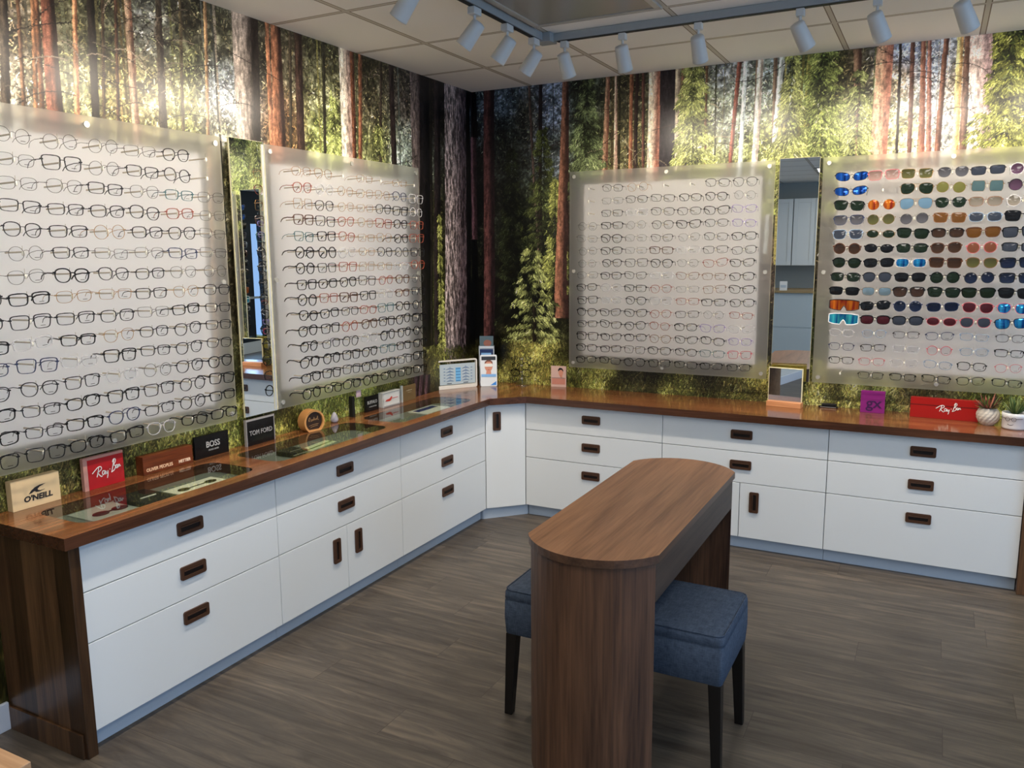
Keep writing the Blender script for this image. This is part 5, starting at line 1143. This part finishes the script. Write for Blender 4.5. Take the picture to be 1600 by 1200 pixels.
# ------------------------------------------------------------------ inside the glass insets
def tray_thing(name, px, py, label, cat, builder, rz=0.0, z=TRZ):
    q = at(px, py, 2, z); t = empty(name, (q[0], q[1], z), math.pi/2+rz, label, cat); builder(t); return t
CARDG = mat('pale_grey_card', rgb(158, 162, 156), .6)
RX = Matrix.Rotation(-math.pi/2, 4, 'X')
def flat(poly, h): return MB().plate(poly, 0, h).xf(Matrix.Translation((0, 0, 0)) @ RX)
def dark_pair(r, gap, h, z, x=0, y=0):
    m = MB()
    for s_ in (-1, 1): m.lathe([(0, z+.0002), (r, z+.0002), (r*.98, z+h*.6), (r*.6, z+h), (0, z+h*1.05)], 24, (x+s_*(r+gap/2), y, 0), caps=False, sy=.72)
    m.box(x-gap/2, y-.003, z+.0004, x+gap/2, y+.003, z+h*.5); return m
tray_thing('display_card', 150, 797, 'pale grey card under the near glass inset carrying a dark round pair', 'card', lambda t: (obj('card', MB().box(-.09, -.12, .0003, .085, .028, .003), CARDG, t), obj('dark_lenses', dark_pair(.03, .014, .006, .003, .01, -.065), BLACKM, t)))
tray_thing('spectacle_case', 216, 781, 'dark square spectacle case under the near glass inset', 'case', lambda t: (obj('lid', MB().box(-.065, -.14, .0003, .065, .05, .020), BLACKM, t, bevel=.004), obj('clasp', MB().tube([(-.035, -.06, .0215), (.03, -.06, .0215)], .0035, 8), STEEL, t)))
tray_thing('display_card', 309, 764, 'cream card with two olive lens shapes under the near glass inset', 'card', lambda t: (obj('card', MB().box(-.115, -.045, .0003, .115, .055, .014), mat('cream_card', rgb(230, 226, 210), .5), t, bevel=.001), obj('lens_shapes', dark_pair(.026, .075, .003, .0145, 0, .0), mat('olive_lens', rgb(60, 52, 28), .2), t)))
tray_thing('spectacle_case', 455, 710, 'small black case with silver trim under the middle glass inset', 'case', lambda t: (obj('lid', MB().box(-.05, -.055, .0003, .05, .045, .022), BLACKM, t, bevel=.003), obj('trim', MB().box(-.045, -.0562, .009, .045, -.0553, .012).box(-.035, -.03, .0222, .035, -.026, .0232), STEEL, t)))
tray_thing('leaflet', 498, 697, 'pale green leaflet lying under the middle glass inset', 'leaflet', lambda t: (obj('sheet', MB().box(-.10, -.032, .0003, .10, .032, .004), mat('pale_green_paper', rgb(210, 218, 180), .6), t), obj('stripe', MB().box(-.10, -.012, .0042, .10, .0, .0046), mat('olive_stripe', rgb(110, 130, 66), .6), t)), .12)
tray_thing('display_card', 670, 641, 'white card with blue print under the glass inset nearest the corner', 'card', lambda t: (obj('card', MB().box(-.12, -.07, .0003, .12, .06, .006), PAPER, t), obj('blue_print', MB().box(-.10, -.0, .0062, .10, .045, .0068), mat('navy_print', rgb(40, 60, 120), .5), t)))

# ------------------------------------------------------------------ track lights
def track_seg(a, b):
    m = MB(); x0, x1 = min(a[0], b[0]), max(a[0], b[0]); y0, y1 = min(a[1], b[1]), max(a[1], b[1]); h = .015
    m.box(x0-h, y0-h, CZ-.036, x1+h, y1+h, CZ-.001)
    return m
tr = empty('light_track', (1.0, -1.02, CZ), 0, 'grey L-shaped ceiling track carrying the white spotlights', 'light track')
a_ = track_seg((1.0, -3.7), (1.0, -1.075)); obj('rail', a_, TRACKM, tr, world=True, bevel=.002)
a_ = track_seg((1.055, -1.02), (3.9, -1.02)); obj('rail', a_, TRACKM, tr, world=True, bevel=.002)
obj('slot', MB().box(.988, -3.69, CZ-.0392, 1.012, -1.09, CZ-.0382).box(1.07, -1.032, CZ-.0392, 3.89, -1.008, CZ-.0382), TRACKD, tr, world=True)
obj('corner_joint', MB().box(.976, -1.0745, CZ-.042, 1.0545, -.996, CZ-.0005), TRACKM, tr, world=True, bevel=.002)
LAMPS = [((.985, -1.687), (-.62, -.16), 1), ((.985, -1.402), (-.60, -.10), 1), ((.985, -1.135), (-.62, -.02), 1), ((1.106, -1.02), (.10, .42), 1), ((1.395, -1.02), (.03, .46), 1), ((1.745, -1.02), (.0, .62), 1), ((2.17, -1.02), (.36, .52), 1), ((2.462, -1.02), (.30, .50), 1), ((2.765, -1.02), (.36, .50), 1),
         ((1.0, -2.15), (-.65, -.05), 0), ((1.0, -2.62), (-.65, 0), 0), ((1.0, -3.1), (-.65, 0), 0), ((1.0, -3.5), (-.6, .1), 0), ((3.15, -1.02), (.0, .6), 0), ((3.5, -1.02), (0, .6), 0)]
LL = ['nearest the camera on the left rail', 'second on the left rail', 'on the left rail just before the corner joint', 'first on the back rail beside the corner joint', 'second on the back rail, pointing almost straight down', 'third on the back rail, seen from behind as a rounded shell',
      'fourth on the back rail, tilted to the right', 'fifth on the back rail, near the top edge', 'sixth on the back rail, rightmost in view']
for i, ((lx, ly), dr_, vis) in enumerate(LAMPS):
    d = Vector((dr_[0], dr_[1], -.80)).normalized(); px_ = 1.0 if i in (0, 1, 2, 9, 10, 11, 12) else lx
    lab = 'white cylindrical spotlight '+(LL[i] if i < 9 else 'on the %s rail beyond the picture edge' % ('left' if i < 13 else 'back'))
    t = empty('track_spotlight', (px_, ly, CZ-.040), 0, lab, 'spotlight', 'white spotlights on the ceiling track')
    ad = MB().box(-.017, -.017, -.030, .017, .017, -.0005) if i > 2 and i < 9 or i > 12 else MB().box(-.017, -.03, -.030, .017, .03, -.0005)
    obj('adapter', ad, LAMPW, t, bevel=.003)
    obj('stem', MB().tube([(0, 0, -.030), (0, 0, -.075)], .006, 8), LAMPW, t)
    hd = MB().lathe([(0, .0), (.014, .0), (.027, .004), (.030, .011), (.0325, .06), (.0345, .110), (.035, .116), (.032, .116), (.030, .10), (.0, .098)], 26)
    hd.m = [0]*len(hd.m)
    nlast = 26*1
    rot = d.to_track_quat('Z', 'Y').to_matrix().to_4x4()
    off = Vector((0, 0, -.085))-d*.035
    hd.xf(Matrix.Translation(off) @ rot); obj('head', hd, LAMPW, t)
    ln = MB().lathe([(0, .0985), (.029, .0985), (.029, .101), (0, .101)], 20, caps=False); ln.xf(Matrix.Translation(off) @ rot)
    obj('bulb_face', ln, mat('warm_bulb_%d' % i, (1, .9, .7, 1), .4, emit=(1, .82, .58, 1), es=18) if i == 0 else bpy.data.materials['warm_bulb_0'], t)
    sl = bpy.data.lights.new('spot', 'SPOT'); sl.energy = SPOT_POWER*(1.06 if i < 13 else .9); sl.color = SPOT_COL; sl.spot_size = math.radians(150); sl.spot_blend = 1.0; sl.shadow_soft_size = .03
    so = bpy.data.objects.new('spotlight_lamp', sl); COL.objects.link(so); so.parent = t; so.location = off+d*.122; so.rotation_euler = d.to_track_quat('-Z', 'Y').to_euler()

# ceiling light fittings
ACR = mat('prismatic_diffuser', rgb(150, 146, 140), .25, spec=.6)
def troffer(x0, y0, x1, y1, label, lit):
    t = empty('ceiling_light', ((x0+x1)/2, (y0+y1)/2, CZ), 0, label, 'ceiling light', None if not lit else 'lit ceiling panels'); w2, h2 = (x1-x0)/2, (y1-y0)/2
    obj('frame', MB().box(-w2, -h2, -.012, w2, -h2+.03, -.0005).box(-w2, h2-.03, -.012, w2, h2, -.0005).box(-w2, -h2+.03, -.012, -w2+.03, h2-.03, -.0005).box(w2-.03, -h2+.03, -.012, w2, h2-.03, -.0005), mat('fitting_frame', rgb(176, 172, 164), .5), t, bevel=.003)
    obj('diffuser', MB().box(-w2+.031, -h2+.031, -.008, w2-.031, h2-.031, -.002), mat('lit_diffuser', (1, 1, 1, 1), .5, emit=(1, .95, .88, 1), es=5) if lit else ACR, t)
troffer(1.035, -2.39, 1.635, -1.19, 'switched-off rectangular ceiling light inside the corner of the track', False)
for i, (tx, ty) in enumerate(TROFFERS):
    troffer(tx-.3, ty-.6, tx+.3, ty+.6, ['lit ceiling panel above the stools side of the table', 'lit ceiling panel over the middle of the shop floor', 'lit ceiling panel behind the camera', 'lit ceiling panel seen in the back wall mirror', 'lit ceiling panel near the street windows'][i], True)

# ------------------------------------------------------------------ fitting table
TX0, TX1, TY0, TY1, TZ = 1.684, 2.098, -2.588, -1.612, .76
def arc_end(x0, x1, y, sag, sgn, n=18, inset=0):
    c = (x1-x0)/2; R = (c*c+sag*sag)/(2*sag); a0 = math.asin(min(1, c/R)); cy = y-sgn*(R-sag); xm = (x0+x1)/2
    return [(xm+R*math.sin(-a0+2*a0*k/n), cy+sgn*R*math.cos(-a0+2*a0*k/n)) for k in range(n+1)]
t = empty('fitting_table', ((TX0+TX1)/2, (TY0+TY1)/2, 0), 0, 'narrow walnut fitting table with rounded ends standing in the middle of the floor', 'table')
near = arc_end(TX0, TX1, TY0, .125, -1); far = arc_end(TX0, TX1, TY1, .125, 1)[::-1]
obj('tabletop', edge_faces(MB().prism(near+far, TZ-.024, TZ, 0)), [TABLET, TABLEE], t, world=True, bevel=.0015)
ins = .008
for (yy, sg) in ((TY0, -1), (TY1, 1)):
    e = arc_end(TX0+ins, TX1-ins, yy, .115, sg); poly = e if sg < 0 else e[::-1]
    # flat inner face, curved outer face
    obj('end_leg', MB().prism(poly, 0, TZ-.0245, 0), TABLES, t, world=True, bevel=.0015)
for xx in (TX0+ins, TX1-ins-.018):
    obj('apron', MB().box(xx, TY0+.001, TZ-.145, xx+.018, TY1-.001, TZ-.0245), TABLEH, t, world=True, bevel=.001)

# ------------------------------------------------------------------ stools
def stool(cx, cy, label):
    t = empty('stool', (cx, cy, 0), 0, label, 'stool', 'blue-grey upholstered stools at the fitting table')
    a, b_ = .185, .182; z0, zs, z1 = .305, .43, .47
    def ring(x, y, r): return [(p, q) for p, q in rrect(-x, -y, x, y, r, 4)]
    m = MB()
    levels = [(z0, a-.006, b_-.006, .012), (z0+.004, a-.003, b_-.003, .014), (z0+.06, a+.001, b_+.001, .016), (zs-.004, a, b_, .016), (zs, a-.0035, b_-.0035, .016), (zs+.004, a, b_, .018), (z1-.014, a, b_, .022), (z1-.004, a-.006, b_-.006, .024), (z1, a-.016, b_-.016, .026), (z1+.003, a-.07, b_-.07, .03)]
    n = len(ring(a, b_, .01)); vs = []
    for z, x, y, r in levels: vs += [(p, q, z) for p, q in ring(x, y, r)]
    m.add(vs, [(i*n+k, i*n+(k+1) % n, (i+1)*n+(k+1) % n, (i+1)*n+k) for i in range(len(levels)-1) for k in range(n)], 0, True)
    m.add(vs[-n:], [tuple(range(n))]); m.add(vs[:n], [tuple(range(n-1, -1, -1))])
    obj('seat', m, FABRIC, t)
    pip = MB(); rr = ring(a-.004, b_-.004, .024); pip.tube([(p, q, z1-.004) for p, q in rr]+[(rr[0][0], rr[0][1], z1-.004)], .0028, 6); obj('piping', pip, FABRIC, t)
    for sx in (-1, 1):
        for sy in (-1, 1):
            l = MB(); x, y = sx*(a-.026), sy*(b_-.026)
            w1, w0 = .020, .014; ox, oy = sx*.014, sy*.008
            vs = [(x+ox-w0, y+oy-w0, 0), (x+ox+w0, y+oy-w0, 0), (x+ox+w0, y+oy+w0, 0), (x+ox-w0, y+oy+w0, 0), (x-w1, y-w1, z0+.0), (x+w1, y-w1, z0), (x+w1, y+w1, z0), (x-w1, y+w1, z0)]
            l.add(vs, [(0, 3, 2, 1), (4, 5, 6, 7), (0, 1, 5, 4), (1, 2, 6, 5), (2, 3, 7, 6), (3, 0, 4, 7)]); obj('leg', l, LEGB, t, bevel=.002)
stool(2.068, -2.24, 'blue-grey upholstered stool pushed under the right side of the fitting table')
stool(1.676, -2.215, 'blue-grey upholstered stool mostly hidden behind the left side of the fitting table')

# corner of another table at the lower left
t = empty('low_table', (.68, -4.09, 0), 0, 'low pale wooden table of which only a corner shows at the lower left edge', 'table')
obj('tabletop', MB().box(-.35, -.33, .476, .350, .330, .50), DESKT, t, bevel=.002)
for sx in (-.33, .31): obj('end_leg', MB().box(sx, -.3, 0, sx+.02, .3, .4755), DESKT, t, bevel=.001)

# ------------------------------------------------------------------ the front part of the shop, seen in the mirrors
GC = mat('grey_white_cabinet', rgb(196, 202, 204), .5)
for k in range(5):
    x0 = -.0+.005+k*.62
    t = empty('wall_cabinet', (x0+.307, -8.25, 1.10), math.pi, 'tall white panelled wall cupboard at the front of the shop, %s from the left wall' % CORD[k], 'cabinet', 'white wall cupboards at the shop front')
    obj('body', MB().box(-.305, 0, .30, .305, .345, 1.28), GC, t)
    for s in (-1, 1):
        m = MB(); xa, xb = (-.303, -.003) if s < 0 else (.003, .303); za, zb = .302, 1.278
        m.box(xa, -.012, za, xb, -.0005, zb).box(xa, -.02, za, xa+.06, -.012, zb).box(xb-.06, -.02, za, xb, -.012, zb).box(xa+.06, -.02, za, xb-.06, -.012, za+.06).box(xa+.06, -.02, zb-.06, xb-.06, -.012, zb)
        obj('door', m, GC, t, bevel=.0015)
t = empty('reception_counter', (1.6, -7.6, 0), math.pi, 'long pale reception counter with a thin brown top at the front of the shop', 'counter')
obj('front', MB().box(-1.5, 0, 0, 1.5, .98, 1.02).box(-1.5, -.008, .02, 1.5, -.0005, .52).box(-1.5, -.008, .53, 1.5, -.0005, 1.0), mat('pale_blue_grey_front', rgb(178, 190, 196), .5), t)
obj('top', MB().box(-1.52, -.03, 1.0205, 1.52, .99, 1.05), mat('brown_top', rgb(150, 128, 92), .4), t)
BX = [(.62, 'white and blue carton', rgb(70, 120, 180)), (.75, 'small blue carton', rgb(40, 96, 170)), (.88, 'white carton', rgb(214, 216, 216)), (1.03, 'low beige carton', rgb(200, 190, 160)), (1.2, 'white card', rgb(226, 228, 228))]
for i, (x, nm, c) in enumerate(BX):
    t = empty('carton', (x, -7.72, 1.05), math.pi, nm+' standing on the reception counter, seen in the back wall mirror', 'carton')
    h = (.14, .16, .12, .08, .13)[i]; obj('box', MB().box(-.05, 0, 0, .05, .05, h), mat('carton_%d' % i, c, .5), t); obj('printed_panel', MB().box(-.04, -.001, h*.3, .04, -.0002, h*.6), mat('carton_print_%d' % i, rgb(180, 196, 210), .5), t)
